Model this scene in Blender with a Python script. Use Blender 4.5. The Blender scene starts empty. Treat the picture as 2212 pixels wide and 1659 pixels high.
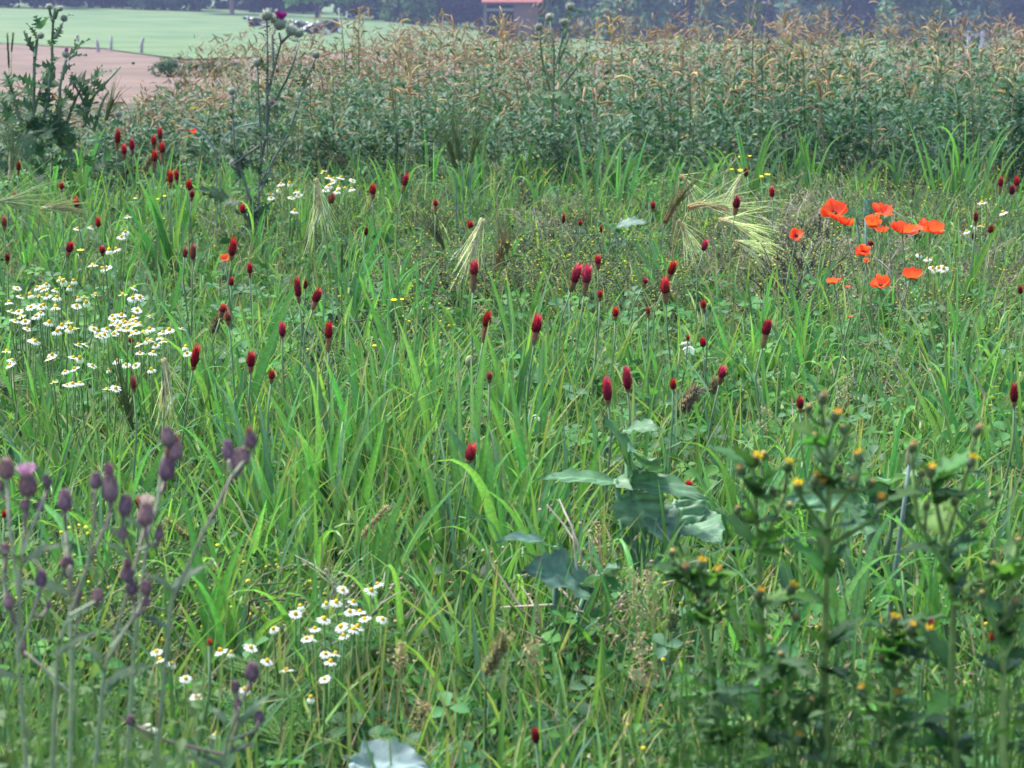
import bpy, math, random
import numpy as np
from mathutils import Vector, Matrix

random.seed(7)
RNG = np.random.default_rng(7)
S = bpy.context.scene
COL = S.collection

# ------------------------------------------------------------------ camera
F = 5184.0                      # focal length in pixels of a 2212 px wide picture
CX, CY, HZ = 1106.0, 829.5, -17.0
CAMH = 1.1
PITCH = math.atan((CY - HZ) / F)
cam_d = bpy.data.cameras.new('camera')
cam = bpy.data.objects.new('camera', cam_d)
COL.objects.link(cam)
cam.location = (0, 0, CAMH)
cam.rotation_euler = (math.pi / 2 - PITCH, 0, 0)
cam_d.sensor_width = 36.0
cam_d.lens = F / 2212.0 * 36.0
cam_d.clip_start = 0.05
cam_d.clip_end = 3000
cam_d.dof.use_dof = True
cam_d.dof.focus_distance = 5.6
cam_d.dof.aperture_fstop = 15.0
S.camera = cam

# ------------------------------------------------------------------ light
SUN_EL, SUN_AZ = math.radians(64), math.radians(-58)   # azimuth clockwise from +Y: ahead of the camera, to the left
w = bpy.data.worlds.new('World')
S.world = w
w.use_nodes = True
nt = w.node_tree
nt.nodes.clear()
sky = nt.nodes.new('ShaderNodeTexSky')
sky.sky_type = 'NISHITA'
sky.sun_disc = False
sky.sun_elevation = SUN_EL
sky.sun_rotation = SUN_AZ
sky.air_density = 1.0
sky.dust_density = 1.7
sky.ozone_density = 1.0
bg = nt.nodes.new('ShaderNodeBackground')
bg.inputs['Strength'].default_value = 0.105
wo = nt.nodes.new('ShaderNodeOutputWorld')
nt.links.new(sky.outputs[0], bg.inputs[0])
nt.links.new(bg.outputs[0], wo.inputs[0])
sl = bpy.data.lights.new('sun', 'SUN')
sl.energy = 2.3
sl.angle = math.radians(18)
sl.color = (1.0, 0.98, 0.94)
sun = bpy.data.objects.new('sun', sl)
COL.objects.link(sun)
sd = Vector((math.sin(SUN_AZ) * math.cos(SUN_EL), math.cos(SUN_AZ) * math.cos(SUN_EL), math.sin(SUN_EL)))
sun.rotation_euler = sd.to_track_quat('Z', 'Y').to_euler()
sun.location = (0, -5, 20)
S.view_settings.view_transform = 'Standard'
S.view_settings.look = 'None'
S.view_settings.gamma = 1
S.view_settings.use_curve_mapping = False
S.view_settings.exposure = 1.85
S.render.engine = 'CYCLES'
S.cycles.max_bounces = 6
S.cycles.diffuse_bounces = 2
S.cycles.glossy_bounces = 2
S.cycles.transmission_bounces = 3
S.cycles.volume_bounces = 0
S.cycles.transparent_max_bounces = 4
S.cycles.use_denoising = True
S.cycles.denoiser = 'OPENIMAGEDENOISE'
S.cycles.denoising_input_passes = 'RGB_ALBEDO_NORMAL'

# ------------------------------------------------------------------ picture geometry -> world
FWD = np.array([0, math.cos(PITCH), -math.sin(PITCH)])
UPV = np.array([0, math.sin(PITCH), math.cos(PITCH)])
RT = np.array([1.0, 0, 0])
CAMP = np.array([0, 0, CAMH])


def ray(x, y):
    return FWD + RT * ((x - CX) / F) + UPV * ((CY - y) / F)


def P(x, y, d):
    r = ray(x, y)
    return CAMP + r * (d / r[1])


def PZ(x, y, z):
    r = ray(x, y)
    return CAMP + r * ((z - CAMH) / r[2])


def toU(p):
    q = np.asarray(p, float) - CAMP
    t = q @ FWD
    return CX + F * (q @ RT) / t, CY - F * (q @ UPV) / t


def px(n, d):
    return n * d / F


REG = {'A': (0, 0), 'B': (830, 0), 'C': (1660, 0), 'D': (0, 600), 'E': (830, 600), 'G': (1660, 600),
       'H': (0, 1245), 'I': (830, 1245), 'J': (1660, 1245)}
ZS = 0.40687 * 0.86406


def Uc(r, zx, zy):
    a, b = REG[r]
    return a * 0.86406 + zx * ZS, b * 0.86406 + zy * ZS


# ------------------------------------------------------------------ terrain
ZT = [(-60, 0), (24, 0), (30, -.3), (40, -.65), (60, -1.0), (100, -1.55), (150, -2.2), (200, -2.6), (225, -2.7), (260, -2.66),
      (400, -2.0), (900, -1.0)]
ZTY = np.array([a for a, b in ZT], float)
ZTZ = np.array([b for a, b in ZT], float)


def gz(X, Y):
    s = np.clip((np.asarray(Y, float) - 50) / 210, 0, 1)
    s = s * s * (3 - 2 * s)
    return np.interp(Y, ZTY, ZTZ) + np.interp(X, [-120, -55, -40, -20.4, -12.8, -7.8, 0, 14.7, 120], [2.2, 1.86, 1.55, 1.0, .55, -.05, -1.2, -1.85, -2.0]) * s


def PG(x, y):
    """ground point seen at picture point (x, y), far terrain"""
    r = ray(x, y)
    for d in np.arange(14, 420, 0.5):
        p = CAMP + r * (d / r[1])
        if p[2] <= gz(p[0], p[1]):
            return p
    return p


# ------------------------------------------------------------------ helpers
def nz(a):
    a = np.asarray(a, float)
    return a / max(np.linalg.norm(a), 1e-9)


def noise2(X, Y, f, seed=0):
    r = np.random.default_rng(seed)
    o = 0
    for k in range(5):
        a = r.uniform(0, 6.28)
        g = f * (0.7 + 0.5 * k)
        o = o + np.sin(g * (X * math.cos(a) + Y * math.sin(a)) + r.uniform(0, 6.28)) / (1 + .5 * k)
    return o / 2.2


def frames(z, roll=None):
    """rotation matrices whose z axis is z (N,3)"""
    z = z / np.linalg.norm(z, axis=1, keepdims=True)
    h = np.where(np.abs(z[:, 2:3]) > .93, np.array([[1., 0, 0]]), np.array([[0, 0, 1.]]))
    x = np.cross(h, z)
    x /= np.linalg.norm(x, axis=1, keepdims=True)
    y = np.cross(z, x)
    if roll is not None:
        c, s = np.cos(roll)[:, None], np.sin(roll)[:, None]
        x, y = x * c + y * s, -x * s + y * c
    return np.stack([x, y, z], axis=2)


class MB:
    def __init__(self):
        self.v, self.q, self.t, self.c, self.n = [], [], [], [], 0

    def add(self, V, quads=None, tris=None, C=None, col=(1, 1, 1)):
        V = np.asarray(V, np.float32).reshape(-1, 3)
        self.v.append(V)
        if quads is not None and len(quads):
            self.q.append(np.asarray(quads, np.int64) + self.n)
        if tris is not None and len(tris):
            self.t.append(np.asarray(tris, np.int64) + self.n)
        if C is None:
            C = np.tile(np.asarray(col, np.float32), (len(V), 1))
        self.c.append(np.asarray(C, np.float32))
        self.n += len(V)

    def merged(self):
        e4, e3 = np.zeros((0, 4), np.int64), np.zeros((0, 3), np.int64)
        return (np.concatenate(self.v), np.concatenate(self.q) if self.q else e4,
                np.concatenate(self.t) if self.t else e3, np.concatenate(self.c))

    def stamp(self, tpl, pos, R, scale, col):
        """real copies of a small template mesh; col multiplies the template's own colours"""
        V, Q, T, C = tpl
        N = len(pos)
        if N == 0:
            return
        scale = np.asarray(scale, float)
        sc = scale[:, None, None] if scale.ndim == 1 else scale[:, None, :]
        W = np.einsum('nij,nvj->nvi', R, V[None] * sc) + pos[:, None]
        off = (np.arange(N) * len(V))[:, None, None]
        self.add(W.reshape(-1, 3), (Q[None] + off).reshape(-1, 4) if len(Q) else None,
                 (T[None] + off).reshape(-1, 3) if len(T) else None, (C[None] * np.asarray(col)[:, None]).reshape(-1, 3))

    def tube(self, pts, r, n=5, col=(1, 1, 1), cap=True):
        pts = np.asarray(pts, float)
        m = len(pts)
        r = np.broadcast_to(np.asarray(r, float), (m,)) if np.ndim(r) else np.full(m, r)
        tan = np.gradient(pts, axis=0)
        Fm = frames(tan + 1e-9)
        for i in range(1, m):       # keep rings from twisting
            x0 = Fm[i - 1][:, 0]
            z = Fm[i][:, 2]
            x = x0 - z * (x0 @ z)
            if np.linalg.norm(x) > 1e-6:
                x = nz(x)
                Fm[i][:, 0] = x
                Fm[i][:, 1] = np.cross(z, x)
        a = np.arange(n) * 2 * math.pi / n
        ring = np.stack([np.cos(a), np.sin(a)], 1)
        V = pts[:, None] + r[:, None, None] * (ring[None, :, :1] * Fm[:, None, :, 0] + ring[None, :, 1:] * Fm[:, None, :, 1])
        q = [[i * n + k, i * n + (k + 1) % n, (i + 1) * n + (k + 1) % n, (i + 1) * n + k] for i in range(m - 1) for k in range(n)]
        C = np.asarray(col, float)
        C = np.repeat(C, n, axis=0) if C.ndim == 2 else None
        t = None
        if cap and n > 3:
            t = [[(m - 1) * n, (m - 1) * n + k, (m - 1) * n + k + 1] for k in range(1, n - 1)]
        self.add(V, q, t, C, col if C is None else (1, 1, 1))

    def lathe(self, prof, n=10, col=(1, 1, 1), cols=None, M=None):
        """prof: (radius, z) pairs"""
        a = np.arange(n) * 2 * math.pi / n
        V = np.array([[r * math.cos(t), r * math.sin(t), z] for r, z in prof for t in a])
        if M is not None:
            V = V @ np.asarray(M)[:3, :3].T + np.asarray(M)[:3, 3]
        q = [[i * n + k, i * n + (k + 1) % n, (i + 1) * n + (k + 1) % n, (i + 1) * n + k] for i in range(len(prof) - 1) for k in range(n)]
        C = np.repeat(np.asarray(cols, float), n, axis=0) if cols is not None else None
        self.add(V, q, None, C, col)

    def box(self, c, s, col=(1, 1, 1), R=None):
        V = np.array([[x, y, z] for x in (-.5, .5) for y in (-.5, .5) for z in (-.5, .5)]) * np.asarray(s, float)
        if R is not None:
            V = V @ np.asarray(R).T
        self.add(V + np.asarray(c, float), [[0, 1, 3, 2], [4, 6, 7, 5], [0, 4, 5, 1], [2, 3, 7, 6], [0, 2, 6, 4], [1, 5, 7, 3]], None, None, col)

    def mesh(self, name, mat, smooth=True):
        V, Q, T, C = self.merged()
        me = bpy.data.meshes.new(name)
        me.vertices.add(len(V))
        me.vertices.foreach_set('co', V.astype(np.float32).ravel())
        nl = len(Q) * 4 + len(T) * 3
        me.loops.add(nl)
        me.loops.foreach_set('vertex_index', np.concatenate([Q.ravel(), T.ravel()]).astype(np.int32))
        me.polygons.add(len(Q) + len(T))
        st = np.concatenate([np.arange(len(Q)) * 4, len(Q) * 4 + np.arange(len(T)) * 3]).astype(np.int32)
        me.polygons.foreach_set('loop_start', st)
        me.update(calc_edges=True)
        at = me.attributes.new('tint', 'FLOAT_COLOR', 'POINT')
        at.data.foreach_set('color', np.concatenate([C, np.ones((len(C), 1), np.float32)], 1).astype(np.float32).ravel())
        me.polygons.foreach_set('use_smooth', np.full(len(Q) + len(T), smooth))
        me.materials.append(mat)
        me.validate()
        return me

    def build(self, name, mat, parent=None, smooth=True):
        return link(name, self.mesh(name, mat, smooth), parent)


def link(name, me, parent=None, loc=None, R=None, scale=None):
    o = bpy.data.objects.new(name, me)
    COL.objects.link(o)
    if parent is not None:
        o.parent = parent
    if loc is not None or R is not None or scale is not None:
        M = Matrix.Identity(4)
        if R is not None:
            M = Matrix(np.asarray(R).tolist()).to_4x4()
        sc = (1, 1, 1) if scale is None else ((scale,) * 3 if np.ndim(scale) == 0 else scale)
        M = Matrix.Translation(Vector([float(k) for k in (loc if loc is not None else (0, 0, 0))])) @ M @ Matrix.Diagonal((*[float(k) for k in sc], 1))
        o.matrix_basis = M
    return o


def cp(src, parent, loc, R=None, scale=None):
    """a copy of a part placed on another thing"""
    return link(src.name.split('.')[0], src.data, parent, loc, R, scale)


LABELS = []        # (object, description, picture point) finished at the end


def thing(name, loc, cat, label=None, group=None, desc=None, at=None):
    o = bpy.data.objects.new(name, None)
    o.empty_display_size = 0.05
    COL.objects.link(o)
    o.location = [float(k) for k in loc]
    o['category'] = cat
    if group:
        o['group'] = group
    if label:
        o['label'] = label
    else:
        LABELS.append((o, desc, at))
    return o


def stuff(o, label, cat):
    o['kind'] = 'stuff'
    o['label'] = label
    o['category'] = cat
    return o


def structure(o, label=None, cat=None):
    o['kind'] = 'structure'
    if label:
        o['label'] = label
        o['category'] = cat
    return o


# ------------------------------------------------------------------ materials
def plant_mat(name, rough=.5, trans=.25, spec=.35, jit=.25, nscale=60, namt=.25, sheen=0.0, hue=.025):
    m = bpy.data.materials.new(name)
    m.use_nodes = True
    t = m.node_tree
    t.nodes.clear()
    N, L = t.nodes.new, t.links.new
    at = N('ShaderNodeAttribute')
    at.attribute_name = 'tint'
    oi = N('ShaderNodeObjectInfo')
    hv = N('ShaderNodeHueSaturation')
    r1 = N('ShaderNodeMapRange')
    r1.inputs['To Min'].default_value = 1 - jit
    r1.inputs['To Max'].default_value = 1 + jit
    L(oi.outputs['Random'], r1.inputs['Value'])
    mm = N('ShaderNodeMath')
    mm.operation = 'FRACT'
    m7 = N('ShaderNodeMath')
    m7.operation = 'MULTIPLY'
    m7.inputs[1].default_value = 7.31
    L(oi.outputs['Random'], m7.inputs[0])
    L(m7.outputs[0], mm.inputs[0])
    r2 = N('ShaderNodeMapRange')
    r2.inputs['To Min'].default_value = .5 - hue
    r2.inputs['To Max'].default_value = .5 + hue
    L(mm.outputs[0], r2.inputs['Value'])
    no = N('ShaderNodeTexNoise')
    no.inputs['Scale'].default_value = nscale
    no.inputs['Detail'].default_value = 3
    tc = N('ShaderNodeTexCoord')
    L(tc.outputs['Object'], no.inputs['Vector'])
    r3 = N('ShaderNodeMapRange')
    r3.inputs['From Min'].default_value = .25
    r3.inputs['From Max'].default_value = .75
    r3.inputs['To Min'].default_value = 1 - namt
    r3.inputs['To Max'].default_value = 1 + namt
    L(no.outputs['Fac'], r3.inputs['Value'])
    mu = N('ShaderNodeMath')
    mu.operation = 'MULTIPLY'
    L(r1.outputs[0], mu.inputs[0])
    L(r3.outputs[0], mu.inputs[1])
    L(mu.outputs[0], hv.inputs['Value'])
    L(r2.outputs[0], hv.inputs['Hue'])
    L(at.outputs['Color'], hv.inputs['Color'])
    bs = N('ShaderNodeBsdfPrincipled')
    bs.inputs['Roughness'].default_value = rough
    bs.inputs['Specular IOR Level'].default_value = spec
    if sheen:
        bs.inputs['Sheen Weight'].default_value = sheen
    L(hv.outputs[0], bs.inputs['Base Color'])
    out = N('ShaderNodeOutputMaterial')
    if trans > 0:
        tr = N('ShaderNodeBsdfTranslucent')
        br = N('ShaderNodeMixRGB')
        br.blend_type = 'MULTIPLY'
        br.inputs[0].default_value = 1
        br.inputs[2].default_value = (1.35, 1.55, .8, 1)
        L(hv.outputs[0], br.inputs[1])
        L(br.outputs[0], tr.inputs['Color'])
        mx = N('ShaderNodeMixShader')
        mx.inputs[0].default_value = trans
        L(bs.outputs[0], mx.inputs[1])
        L(tr.outputs[0], mx.inputs[2])
        L(mx.outputs[0], out.inputs['Surface'])
    else:
        L(bs.outputs[0], out.inputs['Surface'])
    return m


M_GRASS = plant_mat('grass_blade', .4, .45, .42, .22)
M_FIELD = plant_mat('meadow_green', .55, .36, .22, 0, 3.5, .22)
M_LEAF = plant_mat('leaf_green', .55, .36, .22, .2)
M_BEAN = plant_mat('bean_leaf', .55, .24, .24, .2, 5, .25)
M_STEM = plant_mat('stem_green', .55, .0, .3, .2)
M_RED = plant_mat('crimson_floret', .6, .3, .2, .15, 300, .25, 0, .012)
M_DRY = plant_mat('dry_straw', .6, .38, .25, .2)
M_WHITE = plant_mat('white_petal', .6, .42, .25, .03, 200, .05, 0, 0)
M_YEL = plant_mat('yellow_disc', .7, .2, .2, .1, 500, .25, 0, .01)
M_POPPY = plant_mat('poppy_petal', .55, .4, .2, .08, 40, .18, 0, .006)
M_PURP = plant_mat('purple_floret', .65, .3, .2, .15, 300, .2, 0, .012)
M_WAX = plant_mat('waxy_leaf', .5, .25, .3, .08, 45, .28, 0, .01)
M_TREE = plant_mat('tree_leaf', .6, .2, .3, .15, .6, .3)
M_BARK = plant_mat('bark', .85, 0, .2, .1, 8, .35)
M_WOOD = plant_mat('weathered_wood', .8, 0, .2, .1, 12, .3)


def simple_mat(name, f):
    m = bpy.data.materials.new(name)
    m.use_nodes = True
    f(m.node_tree, m.node_tree.nodes['Principled BSDF'])
    return m


def two_tone(c1, c2, scale, rough=.9, bump=0.0, detail=6):
    def f(t, b):
        n = t.nodes.new('ShaderNodeTexNoise')
        n.inputs['Scale'].default_value = scale
        n.inputs['Detail'].default_value = detail
        tc = t.nodes.new('ShaderNodeTexCoord')
        t.links.new(tc.outputs['Object'], n.inputs['Vector'])
        r = t.nodes.new('ShaderNodeValToRGB')
        r.color_ramp.elements[0].position = .35
        r.color_ramp.elements[1].position = .65
        r.color_ramp.elements[0].color = (*c1, 1)
        r.color_ramp.elements[1].color = (*c2, 1)
        t.links.new(n.outputs['Fac'], r.inputs['Fac'])
        t.links.new(r.outputs[0], b.inputs['Base Color'])
        b.inputs['Roughness'].default_value = rough
        if bump:
            bp = t.nodes.new('ShaderNodeBump')
            bp.inputs['Strength'].default_value = bump
            t.links.new(n.outputs['Fac'], bp.inputs['Height'])
            t.links.new(bp.outputs[0], b.inputs['Normal'])
    return f


M_SOIL = simple_mat('meadow_soil', two_tone((.03, .035, .015), (.07, .06, .03), 9, .95, .5))
M_BARE = simple_mat('bare_field_soil', two_tone((.1, .062, .042), (.17, .108, .075), .5, .95, .5, 10))
M_PAST = simple_mat('pasture_grass', two_tone((.045, .115, .028), (.115, .165, .055), .16, .9, .5, 10))
M_COW = simple_mat('cow_coat', two_tone((.012, .012, .014), (.75, .73, .7), 1.5, .7, 0, 1))
M_COW.node_tree.nodes['Color Ramp'].color_ramp.elements[0].position = .56
M_COW.node_tree.nodes['Color Ramp'].color_ramp.elements[1].position = .58


def brick_f(t, b):
    n = t.nodes.new('ShaderNodeTexBrick')
    n.inputs['Scale'].default_value = 4
    n.inputs['Color1'].default_value = (.16, .07, .06, 1)
    n.inputs['Color2'].default_value = (.22, .1, .08, 1)
    n.inputs['Mortar'].default_value = (.22, .18, .17, 1)
    tc = t.nodes.new('ShaderNodeTexCoord')
    mp = t.nodes.new('ShaderNodeMapping')
    mp.inputs['Rotation'].default_value = (math.pi / 2, 0, 0)
    t.links.new(tc.outputs['Object'], mp.inputs['Vector'])
    t.links.new(mp.outputs[0], n.inputs['Vector'])
    t.links.new(n.outputs['Color'], b.inputs['Base Color'])
    b.inputs['Roughness'].default_value = .9


M_BRICK = simple_mat('red_brick', brick_f)
M_ROOF = simple_mat('red_roof_tile', two_tone((.2, .05, .04), (.28, .08, .06), 3, .8, .2))
M_DARK = simple_mat('doorway_dark', two_tone((.02, .02, .025), (.04, .04, .045), 3, .9))  # near-black colour stands for the unlit barn interior

# ------------------------------------------------------------------ ground sheets


def sheet(name, xs, ys, mat, wob=0.0, inside=None, dz=0.0):
    X, Y = np.meshgrid(xs, ys)
    Z = gz(X, Y) + dz
    if wob:
        Z = Z + wob * noise2(X, Y, 3.0, 5)
    V = np.stack([X, Y, Z], 2).reshape(-1, 3)
    nx, ny = len(xs), len(ys)
    i = np.arange(nx - 1)[None] + np.arange(ny - 1)[:, None] * nx
    q = np.stack([i, i + 1, i + nx + 1, i + nx], 2).reshape(-1, 4)
    mb = MB()
    mb.add(V, q)
    return mb.build(name, mat)


structure(sheet('meadow_ground', np.linspace(-60, 60, 61), np.concatenate([np.linspace(-40, 0, 9), np.linspace(1, 30, 59)]), M_SOIL, .015))
structure(sheet('bare_field', np.linspace(-320, 320, 81), np.concatenate([np.linspace(30.01, 60, 12), np.linspace(64, 160, 30)]), M_BARE, .03, dz=-.02))
# the pasture runs over the field's far side; its near edge is slanted
PB = [(-400, 128), (-28, 128), (-19, 113), (-14, 96), (-11.5, 88), (-8, 118), (10, 132), (400, 132)]
xs = np.concatenate([np.linspace(-400, -40, 37), np.linspace(-38, 38, 77), np.linspace(40, 400, 37)])
nb = np.interp(xs, [a for a, b in PB], [b for a, b in PB])
tt = np.concatenate([np.linspace(0, .3, 30), np.linspace(.33, 1, 20)])
X = np.repeat(xs[None], len(tt), 0)
Y = nb[None] + (900 - nb[None]) * tt[:, None] ** 1.15
Z = gz(X, Y) + .03 + .06 * noise2(X, Y, .5, 8) * np.minimum(tt[:, None] * 60, 1)
mb = MB()
nx = len(xs)
i = np.arange(nx - 1)[None] + np.arange(len(tt) - 1)[:, None] * nx
mb.add(np.stack([X, Y, Z], 2).reshape(-1, 3), np.stack([i, i + 1, i + nx + 1, i + nx], 2).reshape(-1, 4))
structure(mb.build('pasture', M_PAST))

# ------------------------------------------------------------------ haze
hb = MB()
hb.box((0, 225, 5.5), (520, 470, 21))
mh = bpy.data.materials.new('haze_air')
mh.use_nodes = True
mh.node_tree.nodes.clear()
pv = mh.node_tree.nodes.new('ShaderNodeVolumePrincipled')
pv.inputs['Density'].default_value = 0.00055
pv.inputs['Color'].default_value = (.55, .63, 1.0, 1)
mo = mh.node_tree.nodes.new('ShaderNodeOutputMaterial')
mh.node_tree.links.new(pv.outputs[0], mo.inputs['Volume'])
hz = hb.build('haze', mh, smooth=False)
stuff(hz, 'pale bluish haze lying over the far pasture and trees', 'haze')

# ------------------------------------------------------------------ template meshes


def tpl_leaf(nl=3, fold=.18, droop=.25, wid=.5, col=(1, 1, 1), heart=0.0, peak=.45):
    """oval leaf along +x, facing +z, length 1"""
    m = MB()
    s = np.linspace(0, 1, nl + 1)
    w_ = wid * .5 * np.maximum(np.sin(np.pi * np.power(s, math.log(.5) / math.log(peak))), 0.0) ** .8
    w_[0] = .02
    V, C = [], []
    for k in range(nl + 1):
        zc = -droop * s[k] ** 2
        V += [[s[k], -w_[k], zc + fold * w_[k] * 2], [s[k], 0, zc], [s[k], w_[k], zc + fold * w_[k] * 2]]
        C += [[1, 1, 1], [1.12, 1.12, 1.05], [1, 1, 1]]
    q = []
    for k in range(nl):
        a = k * 3
        q += [[a, a + 3, a + 4, a + 1], [a + 1, a + 4, a + 5, a + 2]]
    m.add(V, q, None, np.array(C) * np.asarray(col))
    return m.merged()


def join(parts):
    m = MB()
    for (tp, pos, R, sc, col) in parts:
        m.stamp(tp, np.array([pos], float), np.array([R], float), np.array([sc], float), np.array([col], float))
    return m.merged()


def Rz(a):
    c, s = math.cos(a), math.sin(a)
    return np.array([[c, -s, 0], [s, c, 0], [0, 0, 1.]])


def Ry(a):
    c, s = math.cos(a), math.sin(a)
    return np.array([[c, 0, s], [0, 1, 0], [-s, 0, c]])


def Rx(a):
    c, s = math.cos(a), math.sin(a)
    return np.array([[1, 0, 0], [0, c, -s], [0, s, c]])


LEAF = tpl_leaf(3, .18, .25, .5)
LEAF_W = tpl_leaf(3, .12, .3, .7)
LEAFLET = tpl_leaf(5, .2, .12, .8, peak=.57)
TRI = join([(LEAFLET, (0.05 * math.cos(a), 0.05 * math.sin(a), 0), Rz(a) @ Ry(-.15), .5, (1, 1, 1)) for a in (0, 2.1, 4.2)])


def blades(mb, base, L, az, tilt, bend, wd, col, S_=4, fold=.25, twist=None, pw=1.4):
    N = len(base)
    s = np.linspace(0, 1, S_ + 1)
    sm = (s[1:] + s[:-1]) / 2
    phi = tilt[:, None] + bend[:, None] * sm[None] ** pw
    dl = (L / S_)[:, None]
    dh = np.concatenate([np.zeros((N, 1)), np.cumsum(np.sin(phi) * dl, 1)], 1)
    dz = np.concatenate([np.zeros((N, 1)), np.cumsum(np.cos(phi) * dl, 1)], 1)
    dirh = np.stack([np.cos(az), np.sin(az), np.zeros(N)], 1)
    a2 = az + math.pi / 2 if twist is None else az + math.pi / 2 + twist
    side = np.stack([np.cos(a2), np.sin(a2), np.zeros(N)], 1)
    cen = base[:, None] + dirh[:, None] * dh[..., None]
    cen[..., 2] += dz
    prof = np.interp(s, [0, .25, .6, .85, 1], [.6, 1, .85, .45, .04])
    hw = (wd[:, None] * prof[None] * .5)[..., None]
    up = np.zeros((N, S_ + 1, 3))
    up[..., 2] = hw[..., 0] * fold
    up -= dirh[:, None] * hw * fold
    V = np.stack([cen - side[:, None] * hw + up, cen + side[:, None] * hw + up], 2)      # N,S+1,2,3
    if fold > .3:
        V = np.stack([cen - side[:, None] * hw + up, cen, cen + side[:, None] * hw + up], 2)
        k = 3
    else:
        k = 2
    n1 = (S_ + 1) * k
    q = []
    for i in range(S_):
        for j in range(k - 1):
            a = i * k + j
            q.append([a, a + 1, a + k + 1, a + k])
    q = np.array(q)
    Q = (q[None] + (np.arange(N) * n1)[:, None, None]).reshape(-1, 4)
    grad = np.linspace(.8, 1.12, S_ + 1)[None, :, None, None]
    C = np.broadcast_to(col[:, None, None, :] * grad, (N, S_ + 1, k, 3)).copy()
    if k == 3:                     # paler midrib, straw-coloured tip
        C[:, :, 1] *= 1.3
        tip = (RNG.random(N) < .4)[:, None, None]
        C[:, -2] = np.where(tip, C[:, -2] * .6 + np.array([.3, .26, .1]) * .4, C[:, -2])
        C[:, -1] = np.where(tip, np.array([.34, .27, .12]), C[:, -1])
    mb.add(V.reshape(-1, 3), Q, None, C.reshape(-1, 3))


def pick(cols, wts, N, jit=.2):
    cols = np.array(cols, float)
    i = RNG.choice(len(cols), N, p=np.array(wts) / np.sum(wts))
    return cols[i] * (1 + jit * RNG.uniform(-1, 1, (N, 1))) * (1 + .08 * RNG.uniform(-1, 1, (N, 3)))


# ------------------------------------------------------------------ far trees, house, fence, cows
def crown_leaves(mb, c, rad, n, size, col, low=None):
    """leaf clumps through the volume of a lumpy crown; with low set, a tall crown leafy down to that height"""
    c = np.asarray(c, float)
    rad = np.asarray(rad, float)
    nl = max(8, n // 90)
    lobes = RNG.normal(size=(nl, 3))
    lobes /= np.linalg.norm(lobes, axis=1, keepdims=True)
    lc = c + lobes * rad * RNG.uniform(.45, .85, (nl, 1))
    lr = np.mean(rad) * RNG.uniform(.22, .42, nl)
    if low is not None:
        u = RNG.random(nl) ** 1.5
        a = RNG.uniform(0, 6.28, nl)
        q = np.interp(u, [0, .15, .5, .8, 1], [.8, .95, .9, .6, .15]) * np.sqrt(RNG.uniform(.3, 1, nl))
        lr = np.mean(rad[:2]) * RNG.uniform(.2, .38, nl)
        lc = np.stack([c[0] + np.cos(a) * q * rad[0] * .85, c[1] + np.sin(a) * q * rad[1] * .85, low + lr * .8 + u * (2 * rad[2] - lr)], 1)
    k = RNG.integers(0, nl, n)
    d = RNG.normal(size=(n, 3))
    d /= np.linalg.norm(d, axis=1, keepdims=True)
    p = lc[k] + d * lr[k][:, None] * RNG.uniform(.55, 1.05, (n, 1))
    p[:, 2] = np.maximum(p[:, 2], c[2] - rad[2] - .1)
    lcol = np.asarray(col) * RNG.uniform(.7, 1.4, (nl, 1))
    nrm = d + RNG.normal(size=(n, 3)) * .6 + np.array([0, 0, .4])
    cc = lcol[k] * (1 + .3 * RNG.uniform(-1, 1, (n, 1)))
    mb.stamp(LEAF_W, p, frames(nrm, RNG.uniform(0, 6.28, n)), size * RNG.uniform(.6, 1.3, n), cc)


def tree(x, ybase, d, hgt, wid, low, col, label, name='broadleaf_tree', n=5200, trunk=(.09, .06, .05), size=.55, lean=0.0):
    X = (x - CX) / F * d
    z0 = float(gz(X, d))
    t = thing(name, (X, d, z0), 'tree', label, 'trees along the far edge of the pasture')
    m = MB()
    m.tube([(0, 0, -.2), (lean * .3, 0, hgt * .2), (lean * .7, .1, hgt * .45), (lean, 0, hgt * .75)], [wid * .022 + .06, wid * .02 + .05, wid * .015 + .04, .05], 7, trunk)
    for k in range(6):
        a = k * 1.1 + random.random()
        z1 = hgt * (.3 + .07 * k)
        m.tube([(lean * .6, 0, z1), (lean * .6 + math.cos(a) * wid * .2, math.sin(a) * wid * .2, z1 + hgt * .1), (lean * .6 + math.cos(a) * wid * .38, math.sin(a) * wid * .38, z1 + hgt * .15)], [.1, .07, .03], 5, trunk)
    m.build('trunk', M_BARK, t)
    m = MB()
    crown_leaves(m, (lean, 0, (hgt + low) / 2), (wid / 2, wid / 2, (hgt - low) / 2), n, size, col, low)
    m.build('crown', M_TREE, t)
    return t


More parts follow.
